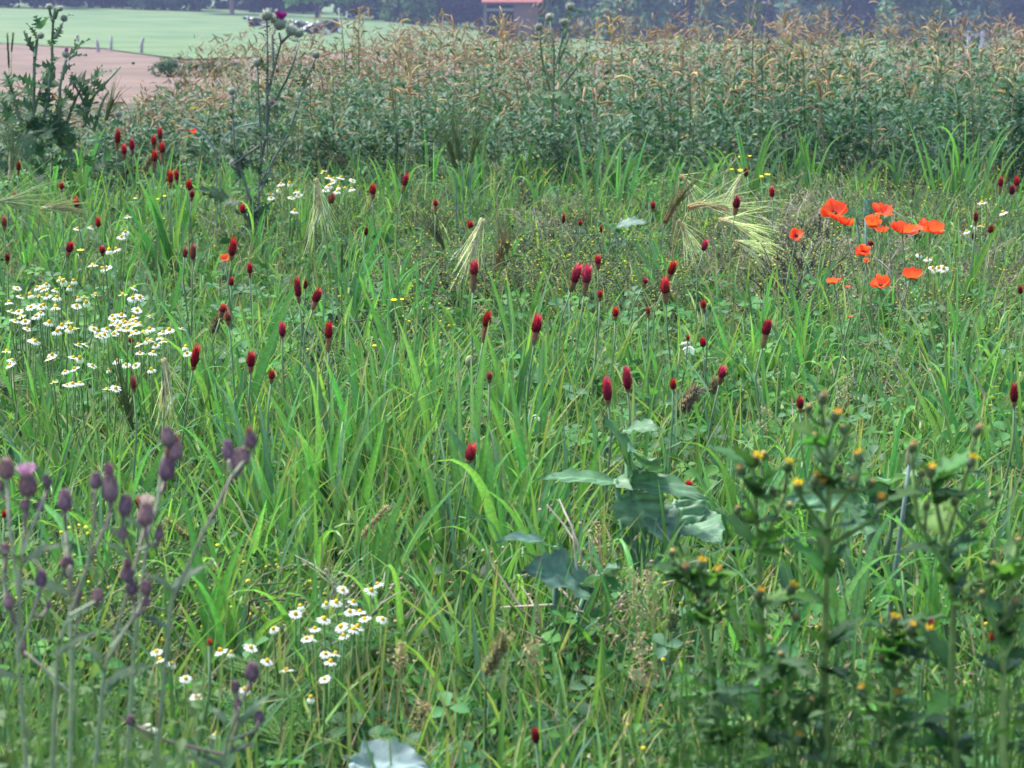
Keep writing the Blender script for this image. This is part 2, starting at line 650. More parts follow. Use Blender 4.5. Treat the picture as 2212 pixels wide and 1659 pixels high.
DG, MG, BG_, LG = (.012, .03, .018), (.08, .15, .05), (.07, .13, .08), (.15, .25, .07)
TREES = [
    (-60, 21, 285, 12, 13, .2, DG, 'dark broadleaf tree beyond the pasture, far left above the leafy thistle'),
    (90, 22, 280, 11, 12, .2, DG, 'dark tree behind the top of the leafy thistle'),
    (235, 25, 290, 12, 12, .1, DG, 'dark dense tree between the leafy thistle and the pinkish trunk'),
    (380, 30, 284, 11, 11, .1, BG_, 'blue-grey bush-like tree beyond the pasture left of the pinkish trunk'),
    (508, 33, 268, 13, 10, 3.0, MG, 'tree with bare pinkish trunk at the pasture edge left of the purple thistle flower'),
    (610, 38, 288, 12, 10, .1, DG, 'dark tree directly behind the purple thistle flower'),
    (690, 45, 262, 11, 9, 1.6, LG, 'lighter yellow-green tree above the resting cows'),
    (815, 48, 272, 10, 9, .1, BG_, 'dense dark bush-like tree right of the cows'),
    (880, 50, 262, 5.2, 6.5, .1, MG, 'rounded grey-green bush standing forward of the dark trees'),
    (985, 60, 285, 12, 11, .2, DG, 'dark tree left of the red-roofed building'),
    (1190, 85, 256, 6, 5, .1, MG, 'grey-green bush against the right side of the red-roofed building'),
    (1265, 90, 276, 11, 9, .1, BG_, 'blue-green tree behind the small spear thistle heads'),
    (1370, 90, 268, 9, 9, .1, MG, 'mid green tree right of the small spear thistle'),
    (1480, 92, 292, 12, 10, .2, DG, 'dark tree behind the brown bean tops in the middle'),
    (1560, 92, 270, 8, 8, .1, MG, 'rounded green tree left of the tallest bean plant'),
    (1660, 92, 290, 12, 9, .2, DG, 'dark blue tree just right of the tallest bean plant'),
    (1735, 94, 264, 8, 7.5, .1, BG_, 'rounded blue-grey tree above the bean patch'),
    (1850, 95, 292, 12, 9, .2, DG, 'very dark tree gap filler between two rounded blue-grey trees'),
    (1960, 95, 266, 8.5, 9, .1, MG, 'olive green tree above the right part of the bean patch'),
    (2070, 96, 270, 9, 8.5, .1, BG_, 'large blue-grey rounded tree near the right edge'),
    (2190, 96, 285, 12, 10, .2, DG, 'dark tree at the far right edge beyond the beans'),
    (2330, 97, 275, 11, 11, .2, BG_, 'blue-grey tree just past the right edge of the view'),
]
for (x, yb, d, h_, w_, lo, c_, lb) in TREES:
    if 'gap filler' in lb:
        lb = 'very dark tree between the two rounded blue-grey trees above the beans'
    tree(x, yb, d, h_, w_, lo, c_, lb, name='bush' if 'bush' in lb and h_ < 7 else 'broadleaf_tree', trunk=(.3, .17, .15) if 'pinkish' in lb and 'bare' in lb else (.09, .06, .055))
# second row so the row is closed
m = MB()
for k in range(46):
    X = -95 + k * 4.2
    Y = 300 + random.uniform(-4, 8)
    crown_leaves(m, (X, Y, float(gz(X, Y)) + 5), (4.2, 3.5, 6), 1100, .9, np.array(DG) * random.uniform(.7, 1.0), float(gz(X, Y)) - .5)
stuff(m.build('far_wood', M_TREE), 'dark far wood closing the pasture behind the single trees', 'wood')

# red-roofed building
bX, bD = (1104 - CX) / F * 252, 252.0
bz = float(gz(bX, bD))
t = thing('brick_barn', (bX, bD, bz), 'building', 'brick barn with red roof and a dark open doorway beyond the pasture')
m = MB()
BH = 4.1
m.box((1.55, 0, BH / 2), (2.5, .35, BH))
m.box((2.65, 4, BH / 2), (.3, 7.6, BH))
m.box((-2.75, 4, BH / 2), (.3, 7.6, BH))
m.box((0, 8, BH / 2), (5.7, .3, BH))
m.build('wall', M_BRICK, t, False)
m = MB()
for s_ in (-1, 1):
    m.box((.1, 4 + s_ * 2.3, 5.28), (6.3, 5.8, .22), R=Rx(-s_ * .52).tolist())
m.build('roof', M_ROOF, t, False)
m = MB()
m.box((-1.2, .05, 3.15), (2.9, .25, .28), (.3, .28, .3))
m.box((-2.65, .05, 1.85), (.25, .25, 3.7), (.2, .19, .2))
m.build('beam', M_WOOD, t, False)
m = MB()
m.box((-1.2, 1.2, 1.85), (2.8, .1, 3.6))  # dark panel painted as the shade inside the open doorway
m.build('doorway_shade', M_DARK, t, False)
# second building behind the trees at the right
bX2, bD2 = (1560 - CX) / F * 305, 306.0
t = thing('brick_house', (bX2, bD2, float(gz(bX2, bD2))), 'house', 'brick house half hidden behind the trees right of the barn')
m = MB()
m.box((0, 4, 3), (9, 8, 6))
m.build('wall', M_BRICK, t, False)
m = MB()
for s_ in (-1, 1):
    m.box((0, 4 + s_ * 2.4, 7.2), (9.8, 6, .25), R=Rx(-s_ * .6).tolist())
m.build('roof', M_ROOF, t, False)
m = MB()
m.box((-2.5, -.03, 4.2), (1.2, .08, 1.4), (.2, .22, .26))
m.box((2, -.03, 4.2), (1.2, .08, 1.4), (.2, .22, .26))
m.build('window', M_WOOD, t, False)

# fence posts, poles, pale gate
for (r, zx, z0_, z1_, lb) in [('A', 480, 215, 262, 'weathered fence post nearest the leafy thistle at the edge of the bare field'),
                              ('A', 605, 240, 318, 'grey fence post second from the leafy thistle beside the bare field'),
                              ('A', 680, 225, 312, 'stout grey fence post in the verge between pasture and bare field'),
                              ('A', 870, 235, 330, 'pale leaning fence post beside the dark green clump')]:
    x, yb = Uc(r, zx, z1_)
    yt = Uc(r, zx, z0_)[1]
    p = PG(x, yb)
    h_ = px(yb - yt, p[1]) * 1.05
    t = thing('fence_post', p, 'post', lb, 'fence posts between field and pasture')
    m = MB()
    m.tube([(0, 0, -.1), (random.uniform(-.04, .04), 0, h_ * .5), (random.uniform(-.1, .1), 0, h_)], [.075, .07, .06], 7, (.36, .31, .33))
    m.tube([(0, 0, h_ * .7), (.02, -.08, h_ * .7)], .02, 5, (.2, .2, .2))
    m.build('post', M_WOOD, t)
for (x, yt, yb, lb) in [(732, 18, 46, 'thin pale pole at the pasture edge right of the cows'), (749, 24, 47, 'second thin pale pole right of the cows')]:
    p = PG(x, yb)
    t = thing('pole', p, 'pole', lb)
    m = MB()
    h_ = px(yb - yt, p[1])
    m.tube([(0, 0, -.1), (0, 0, h_)], [.06, .05], 6, (.5, .48, .47))
    m.tube([(-.12, 0, h_ * .93), (.12, 0, h_ * .93)], .03, 5, (.45, .43, .42))
    m.build('shaft', M_WOOD, t)
gd = 60.0
p = P(2107, 108, gd)
p[2] = gz(p[0], p[1])
t = thing('pale_gate', p, 'gate', 'pale grey wooden gate showing just above the bean tops at far right')
hw = px(15, gd)
tz = P(2107, 66, gd)[2] - p[2]
for s_ in (-1, 1):
    m = MB()
    m.box((s_ * hw, 0, tz / 2), (.07, .07, tz), (.55, .53, .6))
    m.build('gatepost', M_WOOD, t, False)
for k in (.93, .72, .5, .3):
    m = MB()
    m.box((0, -.03, tz * k - .02), (hw * 2 + .3, .03, .08), (.55, .53, .6))
    m.build('rail', M_WOOD, t, False)


def cow_mesh(flip):
    """a cow lying with its legs folded, head up; length about 2 m along x"""
    me = bpy.data.meshes.new('cow')
    vs = [(0, 0, .52), (.45, 0, .54), (.85, 0, .5), (1.02, 0, .4), (-.4, 0, .55), (-.75, 0, .58), (-1.0, -.05, .82), (-1.16, -.1, 1.02), (-1.4, -.14, .92), (-1.56, -.16, .84),
          (-1.13, .02, 1.1), (-1.13, -.24, 1.1),
          (-.7, -.28, .3), (-.95, -.38, .12), (-.6, -.42, .1), (-.7, .28, .3), (-.95, .38, .12), (-.6, .42, .1),
          (.7, -.3, .38), (.3, -.48, .26), (.75, -.5, .1), (1.06, .05, .2)]
    es = [(0, 1), (1, 2), (2, 3), (0, 4), (4, 5), (5, 6), (6, 7), (7, 8), (8, 9), (7, 10), (7, 11), (5, 12), (12, 13), (13, 14), (5, 15), (15, 16), (16, 17), (2, 18), (18, 19), (19, 20), (3, 21)]
    rr = [.43, .42, .34, .2, .42, .36, .2, .17, .13, .1, .05, .05, .15, .09, .06, .15, .09, .06, .22, .13, .07, .04]
    me.from_pydata([(x * flip, y, z) for x, y, z in vs], es, [])
    o = bpy.data.objects.new('cow_source', me)
    COL.objects.link(o)
    md = o.modifiers.new('skin', 'SKIN')
    for v, r in zip(me.skin_vertices[0].data, rr):
        v.radius = (r, r)
    me.skin_vertices[0].data[0].use_root = True
    sb = o.modifiers.new('sub', 'SUBSURF')
    sb.levels = sb.render_levels = 1
    dg = bpy.context.evaluated_depsgraph_get()
    out = bpy.data.meshes.new_from_object(o.evaluated_get(dg))
    bpy.data.objects.remove(o)
    out.materials.clear()
    out.materials.append(M_COW)
    out.polygons.foreach_set('use_smooth', [True] * len(out.polygons))
    return out


CW = [cow_mesh(1), cow_mesh(-1)]
for (x, yb, k, rot, sc, lb) in [(558, 59, 0, .15, 1.0, 'black and white cow lying alone left of the purple thistle flower'),
                                (655, 66, 0, -.5, .95, 'cow lying just behind the round thistle heads'),
                                (686, 76, 1, .2, 1.15, 'nearest black and white cow lying in the middle of the herd'),
                                (699, 66, 1, -.3, 1.05, 'black cow lying behind the nearest cow'),
                                (716, 74, 0, 1.0, 1.0, 'mostly white cow lying at the right end of the herd')]:
    p = PG(x, yb)
    o = link('cow', CW[k], None, p + np.array([0, 0, -.03]), Rz(rot), sc * .85)
    o['label'] = lb
    o['category'] = 'cow'
    o['group'] = 'cows lying in the pasture'

# dark clump at the near edge of the pasture
p = P(405, 124, 62)
p[2] = gz(p[0], p[1])
for k, (dx, w_, lb) in enumerate([(-.25, 1.3, 'low dark green clump at the end of the bare field strip'), (.8, 1.3, 'second dark green clump beside the bare field strip')]):
    t = thing('bush', (p[0] + dx, p[1], p[2]), 'bush', lb)
    m = MB()
    crown_leaves(m, (0, 0, .18), (w_ / 2, .6, .26), 1500, .07, (.06, .13, .06))
    m.build('foliage', M_TREE, t)['kind'] = 'stuff'
    m = MB()
    for j in range(5):
        m.tube([(0, 0, 0), (random.uniform(-.3, .3), random.uniform(-.2, .2), .45)], [.012, .006], 5, (.1, .12, .06))
    m.build('stem', M_STEM, t)


# ------------------------------------------------------------------ bean patch (d 12 .. 23)
def bean_top(X, Y):
    """height of the crop; lower towards the left"""
    u = CX + X / Y * F
    return np.interp(u, [-300, 60, 150, 290, 360, 450, 800, 1300, 2300], [.6, .58, .5, .48, .54, .62, .7, .75, .76]) * (1 + .08 * noise2(X, Y, 2.2, 3)) - .0025 * np.maximum(np.asarray(Y) - 12.5, 0)


def bean_far(u):
    return np.interp(u, [-300, 290, 350, 430, 700, 2400], [14.2, 14.4, 17, 21, 22.5, 23])


BL_C = [(.038, .105, .05), (.055, .13, .07), (.028, .08, .034), (.09, .16, .11), (.2, .17, .07), (.36, .22, .05)]
POD = None
m = MB()
sp = np.linspace(0, 1, 6)
m.tube(np.stack([sp, 0 * sp, .22 * np.sin(sp * 2.6) - .05], 1), [.02, .05, .06, .06, .05, .012], 5, (1, 1, 1))
POD = m.merged()
BEANLEAF = tpl_leaf(3, .22, .3, .38, peak=.5)


def frames_x(x, n):
    """rotation matrices with the leaf's long axis along x, facing as near n as it can"""
    x = x / np.linalg.norm(x, axis=1, keepdims=True)
    z = n - x * np.sum(n * x, 1, keepdims=True)
    z /= np.linalg.norm(z, axis=1, keepdims=True) + 1e-9
    return np.stack([x, np.cross(z, x), z], 2)


mbL, mbP = MB(), MB()
NP = 2300                                   # plants of the crop; each gets leaves up its stem and, when ripe, pods at its top
dd = 12.15 + (RNG.random(NP) ** 1.35) * 10.8
uu = RNG.uniform(-280, 2490, NP)
k = dd < bean_far(uu)
dd, uu = dd[k], uu[k]
NP = len(dd)
X = (uu - CX) / F * dd
patch = noise2(X, dd, 1.5, 77)
H = bean_top(X, dd) * (RNG.uniform(.74, 1.1, NP) + .13 * patch) * np.interp(dd, [12, 13.6, 15], [.79, .88, 1.02])
H *= np.where((RNG.random(NP) < .09) & (dd > 13), RNG.uniform(1.12, 1.32, NP), 1)
leftness = np.interp(uu, [0, 500, 900, 1300], [1, .8, .35, 0])
ripe = (RNG.random(NP) < np.interp(dd, [12, 13.8, 15.2, 17], [.01, .06, .6, .94]) * (.75 + .5 * patch) + leftness * .2)
nlv = np.where(ripe, 12, np.where(dd < 13.6, 58, 34))
pi = np.repeat(np.arange(NP), nlv)
n = len(pi)
f = RNG.random(n) ** .8
f = np.where(ripe[pi], f * .8, f)
a = RNG.uniform(0, 6.28, n)
rr = RNG.uniform(.01, .085, n) * (1.15 - .55 * f)
pos = np.stack([X[pi] + np.cos(a) * rr, dd[pi] + np.sin(a) * rr, .03 + f * (H[pi] - .03)], 1)
xd = np.stack([np.cos(a), np.sin(a), RNG.uniform(-.3, 1.9, n)], 1)
nrm = np.stack([-np.cos(a) * .5, -np.sin(a) * .5 - .35, np.full(n, .8)], 1) + RNG.normal(size=(n, 3)) * .45
c = pick(BL_C, [.34, .32, .16, .17, .014, .004], n, .25) * (1 + .22 * RNG.uniform(-1, 1, NP))[pi][:, None]
dry = pick([(.28, .23, .14), (.2, .18, .105), (.17, .19, .1)], [1, 1, 1.4], n)
dm = np.where(ripe[pi], .65 * (RNG.random(n) < .7), 0.0) + leftness[pi] * .4 * (RNG.random(n) < .3)
c = c + (dry - c) * np.clip(dm, 0, .9)[:, None]
mbL.stamp(BEANLEAF, pos, frames_x(xd, nrm), RNG.uniform(.03, .068, n) * (1.15 - .35 * f), c)
stuff(mbL.build('bean_crop', M_BEAN), 'dense grey-green bean leaves massed across the back of the meadow', 'bean crop')
# stems of the crop, and the pods at the tops of the ripe plants
sc_ = np.where(ripe[:, None], np.array([[.34, .25, .15]]), np.array([[.11, .16, .08]])) * RNG.uniform(.7, 1.2, (NP, 1))
blades(mbP, np.stack([X, dd, np.zeros(NP)], 1), H * np.where(ripe, 1.04, .9), RNG.uniform(0, 6.28, NP), RNG.uniform(0, .12, NP), RNG.uniform(-.2, .25, NP), np.full(NP, .008), sc_, 4)
npd = np.where(ripe, RNG.integers(7, 16, NP), (RNG.random(NP) < .25) * 2)
npd = np.where((dd < 13) & ripe, 5, npd)
pi = np.repeat(np.arange(NP), npd)
n = len(pi)
f = 1.06 - .34 * RNG.random(n) ** 1.4
a = RNG.uniform(0, 6.28, n)
rr = RNG.uniform(0, .05, n)
dr = np.stack([np.cos(a), np.sin(a) * .7, RNG.normal(size=n) * .7 + .55], 1)
R = frames(dr, RNG.uniform(0, 6.28, n))
R = np.stack([R[:, :, 2], R[:, :, 0], R[:, :, 1]], 2)
c = pick([(.43, .3, .22), (.34, .23, .165), (.25, .165, .12), (.52, .41, .3)], [3, 3, 2.4, .9], n)
mbP.stamp(POD, np.stack([X[pi] + np.cos(a) * rr, dd[pi] + np.sin(a) * rr, H[pi] * f], 1), R, RNG.uniform(.04, .085, n), c)
stuff(mbP.build('bean_pods', M_DRY), 'tan dried pods and brown stalks along the top of the bean crop', 'dry pods')

# single bean plants with leaves and pods of their own
bl_me = [None] * 4
for k in range(4):
    m = MB()
    tp = tpl_leaf(4, .15 + .1 * k, .15 + .15 * k, .36 + .04 * k)
    m.add(tp[0], tp[1], None, tp[3] * np.array([(.05, .11, .055), (.06, .125, .075), (.04, .09, .04), (.075, .13, .09)][k]))
    bl_me[k] = m.mesh('bean_leaf', M_BEAN)
pod_me = []
for k in range(3):
    m = MB()
    m.add(POD[0] * np.array([1, .9, 1 + .4 * (k - 1)]), POD[1], POD[2], POD[3] * np.array([(.5, .34, .17), (.36, .23, .12), (.52, .42, .22)][k]))
    pod_me.append(m.mesh('pod', M_DRY))


def bean_plant(X, Y, h, dry, nleaf, npod, label=None, desc=None, at=None, leafs=.055, top=0.0):
    t = thing('bean_plant', (X, Y, 0), 'bean plant', label, 'bean plants standing in the bean patch', desc, at)
    lx, ly = random.uniform(-.06, .06), random.uniform(-.06, .06)
    m = MB()
    sc = (.09, .14, .07) if dry < .5 else (.3, .21, .11)
    m.tube([(0, 0, 0), (lx * .3, ly * .3, h * .4), (lx, ly, h * .8), (lx * 1.5, ly * 1.5, h)], [.005, .0045, .003, .0015], 4, sc)
    m.build('stem', M_STEM, t)
    for i in range(nleaf):
        f = .25 + .75 * (i + random.random()) / nleaf if top == 0 else top + (1 - top) * (i + random.random()) / nleaf
        a = random.uniform(0, 6.28)
        rr = random.uniform(.015, .07) * (1.25 - f * .7)
        link('leaf', random.choice(bl_me), t, (lx * f + math.cos(a) * rr, ly * f + math.sin(a) * rr, h * f), Rz(a) @ Ry(random.uniform(-1.2, .2)) @ Rx(random.uniform(-.6, .6)), leafs * random.uniform(.7, 1.2) * (1.15 - .5 * f))
    for i in range(npod):
        f = random.uniform(.72, 1.0)
        a = random.uniform(0, 6.28)
        link('pod', random.choice(pod_me), t, (lx * f, ly * f, h * f), Rz(a) @ Ry(random.uniform(-1.2, .3)) @ Rx(random.uniform(-1, 1)), random.uniform(.07, .11))
    return t


for (r, zx, zt, d, dry, nl, npd, lb) in [
    ('C', 540, 15, 13.2, 0, 38, 4, 'tallest dark green bean plant rising far above the brown pods'),
    ('C', 625, 190, 13.0, 0, 26, 2, 'second green bean plant close beside the tallest one'),
    ('C', 1655, 30, 13.4, 0, 30, 8, 'tall green bean plant with curled pods standing left of the pale gate'),
    ('C', 165, 310, 12.9, 0, 22, 1, 'small dark green bean spire between barn side and tallest plant'),
    ('C', 1130, 260, 12.9, 0, 24, 3, 'broad green bean top below the dark tree gap'),
    ('C', 2080, 250, 12.7, 0, 34, 2, 'bushy dark bean plant at the right end of the patch'),
    ('C', 2180, 330, 12.4, 0, 30, 1, 'broad-leaved dark bean plant cut by the right edge'),
    ('C', 880, 240, 13.1, .4, 18, 4, 'bean plant with pale yellowish leaf tip above the patch'),
    ('C', 760, 150, 13.8, 1, 3, 9, 'dry bean stalk with twisted pods right of the tallest plant'),
    ('C', 1240, 130, 14.2, 1, 2, 10, 'dry bean stalk with a star of brown pods before the dark trees'),
    ('C', 340, 180, 15.0, 1, 2, 12, 'brown dry bean stalk left of the tallest green plant'),
    ('C', 1890, 150, 14.0, 1, 3, 8, 'dry pod-hung stalk beside the pale gate'),
    ('C', 120, 200, 15.0, 1, 0, 7, 'dry stalk with white-brown curled pods before the middle trees'),
    ('B', 1090, 70, 14.5, 1, 0, 8, 'dry stalk with forked pods in front of the barn doorway'),
    ('B', 980, 110, 15.0, 1, 0, 6, 'dry stalk with two crossed pods left of the barn doorway'),
    ('B', 160, 70, 14.0, .3, 10, 8, 'green and tan bean plant right of the cows'),
    ('B', 110, 75, 13.6, .2, 18, 3, 'dark green bean tip beside the rightmost cow'),
    ('B', 385, 95, 15.5, 1, 0, 6, 'single tall dry stalk with an upright pod before the grey bush'),
    ('B', 620, 70, 15.5, 1, 0, 7, 'dry stalk with sideways yellow pods before the dark trees'),
    ('B', 770, 150, 15, 1, 0, 10, 'rust-brown dry stalk left of the barn'),
    ('B', 1700, 110, 14.5, 1, 0, 14, 'large tangle of brown pods right of the small spear thistle'),
    ('B', 1600, 160, 14.0, 1, 0, 10, 'tangle of tan pods beside the small spear thistle'),
    ('B', 2060, 190, 14.5, 1, 0, 7, 'dry pods on a stalk under the mid green tree'),
    ('B', 2110, 20, 14.5, 1, 0, 2, 'thin bare stalk with one pod at its tip against the dark trees'),
]:
    x, y = Uc(r, zx, zt)
    p = P(x, y, d)
    bean_plant(p[0], p[1], p[2], dry, nl, npd, lb, None, (x, y), top=.45 if nl > 20 else .6)
for k in range(90):
    x = random.uniform(20, 2200)
    d = random.uniform(12.1, 13.6)
    X = (x - CX) / F * d
    h = float(bean_top(X, d)) * random.uniform(.75, 1.1)
    dryv = 1 if random.random() < .3 else 0
    bean_plant(X, d, h, dryv, random.randint(10, 18) if not dryv else 4, random.randint(0, 2) if not dryv else random.randint(4, 8), None,
               'dry podded bean plant' if dryv else random.choice(['leafy green bean plant', 'grey-green bean plant']), toU((X, d, h)), leafs=random.uniform(.05, .065))

# ------------------------------------------------------------------ meadow cover (stuff)


def field_pts(N, d0=2.35, d1=12.4, mg=.7, pw=1.0):
    d = d0 * (d1 / d0) ** RNG.random(N) ** pw
    X = RNG.uniform(-1, 1, N) * (.2135 * d + mg)
    return X, d


mb = MB()
N = 56000
X, Y = field_pts(N)
cl = noise2(X, Y, 2.4, 31)
cl2 = noise2(X, Y, 6, 32)
u = CX + X / Y * F
L = RNG.uniform(.1, .27, N) * (1 + .28 * cl)
bend = RNG.uniform(.1, 1.6, N)
col = pick([(.075, .185, .05), (.052, .13, .042), (.09, .175, .1), (.115, .24, .06), (.36, .3, .18)], [3, 3, 2.4, 1.6, .8], N)
col *= (1 + .18 * cl2)[:, None]
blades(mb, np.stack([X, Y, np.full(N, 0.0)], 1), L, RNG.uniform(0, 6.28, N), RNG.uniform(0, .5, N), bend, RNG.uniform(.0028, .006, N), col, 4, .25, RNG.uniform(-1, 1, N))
# wider blades
N = 15000
X, Y = field_pts(N)
cl = noise2(X, Y, 1.7, 35)
L = RNG.uniform(.18, .36, N) * (1 + .2 * cl)
col = pick([(.08, .21, .055), (.06, .16, .045), (.095, .195, .115), (.125, .265, .06)], [3, 2, 2, 1.8], N)
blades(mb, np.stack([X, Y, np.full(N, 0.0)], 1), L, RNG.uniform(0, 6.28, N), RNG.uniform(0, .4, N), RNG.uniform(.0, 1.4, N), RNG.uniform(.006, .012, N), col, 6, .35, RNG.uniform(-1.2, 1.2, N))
stuff(mb.build('meadow_grass', M_FIELD), 'dense tangled green grass filling the meadow', 'grass')

mb = MB()
N = 15000
X, Y = field_pts(N)
k = noise2(X, Y, 1.6, 41) + .5 * noise2(X, Y, 5, 42) > -.35
X, Y = X[k], Y[k]
n = len(X)
z = RNG.uniform(.03, .2, n)
col = pick([(.038, .12, .025), (.025, .08, .022), (.045, .12, .045), (.08, .2, .035)], [3, 3, 2, 1], n)  # low leaves coloured darker, painting shade into the gaps under the blades
nr = RNG.normal(size=(n, 3)) * .38 + np.array([0, -.25, 1])
mb.stamp(TRI, np.stack([X, Y, z], 1), frames(nr, RNG.uniform(0, 6.28, n)), RNG.uniform(.03, .058, n), col)
N = 12000
X, Y = field_pts(N)
z = RNG.uniform(.02, .19, N)
col = pick([(.036, .11, .025), (.028, .075, .024), (.05, .12, .055), (.022, .06, .018)], [3, 3, 2, 2], N)  # shade between the plants is put into these leaf colours too
nr = RNG.normal(size=(N, 3)) * .5 + np.array([0, -.2, 1])
mb.stamp(LEAF, np.stack([X, Y, z], 1), frames(nr, RNG.uniform(0, 6.28, N)), RNG.uniform(.025, .07, N), col)
N = 5600
X, Y = field_pts(N)
k = (noise2(X, Y, 1.3, 61) + .4 * noise2(X, Y, 4, 62) > .12) & (RNG.random(N) < np.clip((Y - 2.6) / 2.4, .12, 1))
X, Y = X[k], Y[k]
n = len(X)
nr = RNG.normal(size=(n, 3)) * .32 + np.array([0, -.3, 1])
mb.stamp(TRI, np.stack([X, Y, RNG.uniform(.12, .25, n)], 1), frames(nr, RNG.uniform(0, 6.28, n)), RNG.uniform(.042, .07, n), pick([(.06, .18, .04), (.08, .2, .06), (.1, .2, .1), (.1, .24, .045)], [3, 2, 2, 2], n))
stuff(mb.build('clover_leaves', M_FIELD), 'low clover and weed leaves covering the meadow floor', 'ground cover')

# dry bits: thin straw stalks with seed flecks
mb = MB()
N = 8000
X, Y = field_pts(N)
k = noise2(X, Y, 2.0, 51) > -.2
X, Y = X[k], Y[k]
n = len(X)
blades(mb, np.stack([X, Y, RNG.uniform(0, .08, n)], 1), RNG.uniform(.1, .27, n), RNG.uniform(0, 6.28, n), RNG.uniform(0, .8, n), RNG.uniform(-.3, .8, n), RNG.uniform(.0014, .0026, n),
       pick([(.42, .33, .19), (.3, .22, .14), (.2, .17, .12)], [2, 1, 1], n), 3)
SEED = tpl_leaf(2, .3, .1, .35)
N = 9000
X, Y = field_pts(N)
k = noise2(X, Y, 2.0, 51) > .15
X, Y = X[k], Y[k]
n = len(X)
mb.stamp(SEED, np.stack([X, Y, RNG.uniform(.08, .26, n)], 1), frames(RNG.normal(size=(n, 3)), RNG.uniform(0, 6.28, n)), RNG.uniform(.008, .018, n), pick([(.45, .36, .24), (.38, .28, .2), (.3, .24, .14)], [2, 1, 1], n))
stuff(mb.build('dry_grass', M_DRY), 'dry straw-coloured stalks and seeds scattered through the grass', 'dry grass')

# ------------------------------------------------------------------ broad grass tufts
BLADES = []
for k in range(16):
    m = MB()
    bend = [.1, .6, .2, .9, .35, 1.6, .5, 2.2][k % 8]
    yel = random.random()
    base = np.array([.075, .2, .055]) * (1 - yel) + np.array([.135, .285, .065]) * yel if k % 3 else np.array([.085, .19, .085])
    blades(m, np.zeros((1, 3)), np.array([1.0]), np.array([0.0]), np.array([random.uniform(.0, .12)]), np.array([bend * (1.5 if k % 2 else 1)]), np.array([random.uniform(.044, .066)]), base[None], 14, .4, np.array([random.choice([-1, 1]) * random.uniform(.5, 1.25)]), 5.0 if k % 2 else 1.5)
    BLADES.append(m.mesh('grass_blade', M_GRASS))
M_ = MB()
M_.tube([(0, 0, 0), (0.01, 0, .5), (0.02, 0, 1)], [.006, .005, .004], 5, (.1, .2, .06))
CULM = M_.mesh('culm', M_STEM)


def tuft(X, Y, h, n, label=None, desc=None, at=None, wmul=1.0, upright=False):
    t = thing('grass_tuft', (X, Y, 0), 'grass tuft', label, 'broad-bladed grass tufts in the meadow', desc, at)
    for i in range(int(n * 2)):
        a = random.uniform(0, 6.28)
        L = h * random.uniform(.75, 1.12)
        me = BLADES[random.choice([0, 1, 2, 8, 9, 10]) if upright else random.choice(range(16))]
        link('blade', me, t, (random.uniform(-.02, .02), random.uniform(-.02, .02), random.uniform(0, .25) * h), Rz(a) @ Ry(random.uniform(.0, .22)), (L, min(.0125 / .055, .8 * L) * wmul * random.uniform(.6, 1.25), L * random.uniform(.85, 1.0)))
    if n > 3:
        link('culm', CULM, t, (0, 0, 0), Rx(random.uniform(-.06, .06)), (1, 1, h * .6))
    return t


TUFTS = [(700, 1010, 200, 8), (800, 1000, 280, 8), (870, 1000, 270, 7), (940, 1000, 290, 7), (880, 1130, 250, 8), (620, 1230, 320, 8), (680, 1200, 310, 8), (745, 1190, 290, 7), (560, 1150, 220, 6),
         (1100, 1020, 290, 6), (1195, 980, 280, 6), (1240, 1010, 210, 6), (1380, 930, 270, 5), (1540, 1000, 210, 6), (1578, 1090, 320, 5), (1660, 930, 250, 6), (1722, 935, 280, 6), (1800, 850, 210, 6),
         (1912, 770, 230, 5), (2068, 870, 280, 6), (2135, 870, 240, 6), (2070, 1080, 290, 5), (1000, 490, 170, 8), (1130, 430, 140, 8), (1240, 440, 130, 8), (1330, 450, 160, 8), (1400, 430, 120, 7),
         (1455, 430, 130, 7), (1180, 440, 110, 7), (1290, 450, 120, 6), (1710, 370, 160, 4), (1870, 390, 140, 4), (1800, 390, 120, 5), (1570, 350, 110, 4), (2060, 490, 200, 5), (2165, 400, 160, 4), (60, 610, 200, 6),
         (150, 720, 220, 6), (425, 1600, 530, 3), (350, 1640, 330, 4), (485, 1340, 260, 5), (565, 1570, 280, 5), (885, 1450, 280, 6), (965, 1440, 280, 6), (1010, 1340, 220, 5), (1095, 1620, 320, 4), (1320, 1330, 320, 5),
         (1400, 1310, 220, 6), (1620, 1360, 300, 5), (1570, 1640, 270, 5), (1655, 1640, 270, 5), (375, 660, 280, 6), (245, 980, 170, 6), (410, 560, 200, 5), (660, 580, 200, 4), (560, 570, 150, 5), (1450, 720, 180, 4),
         (1140, 810, 260, 5), (900, 830, 190, 6), (470, 1000, 200, 5), (820, 1280, 230, 6), (1080, 1250, 260, 6), (1200, 1200, 200, 5), (1480, 1380, 220, 6), (1230, 1480, 220, 6), (700, 1640, 220, 5), (1950, 1000, 200, 5),
         (2180, 1000, 220, 5), (1880, 1150, 180, 5), (30, 760, 200, 5), (540, 830, 190, 5), (770, 620, 180, 5), (1040, 680, 180, 5), (640, 430, 120, 5), (180, 470, 130, 5), (2010, 640, 150, 4)]
for (x, y, hp, n) in TUFTS:
    p = PZ(x, y, .03)
    hh = px(hp, p[1])
    tuft(p[0], p[1], hh, n, None, 'tall bright grass tuft' if hp * p[1] > 1150 else random.choice(['arching broad grass tuft', 'short bright grass tuft']), (x, y - hp * .5), upright=n < 8 and hp > 230)
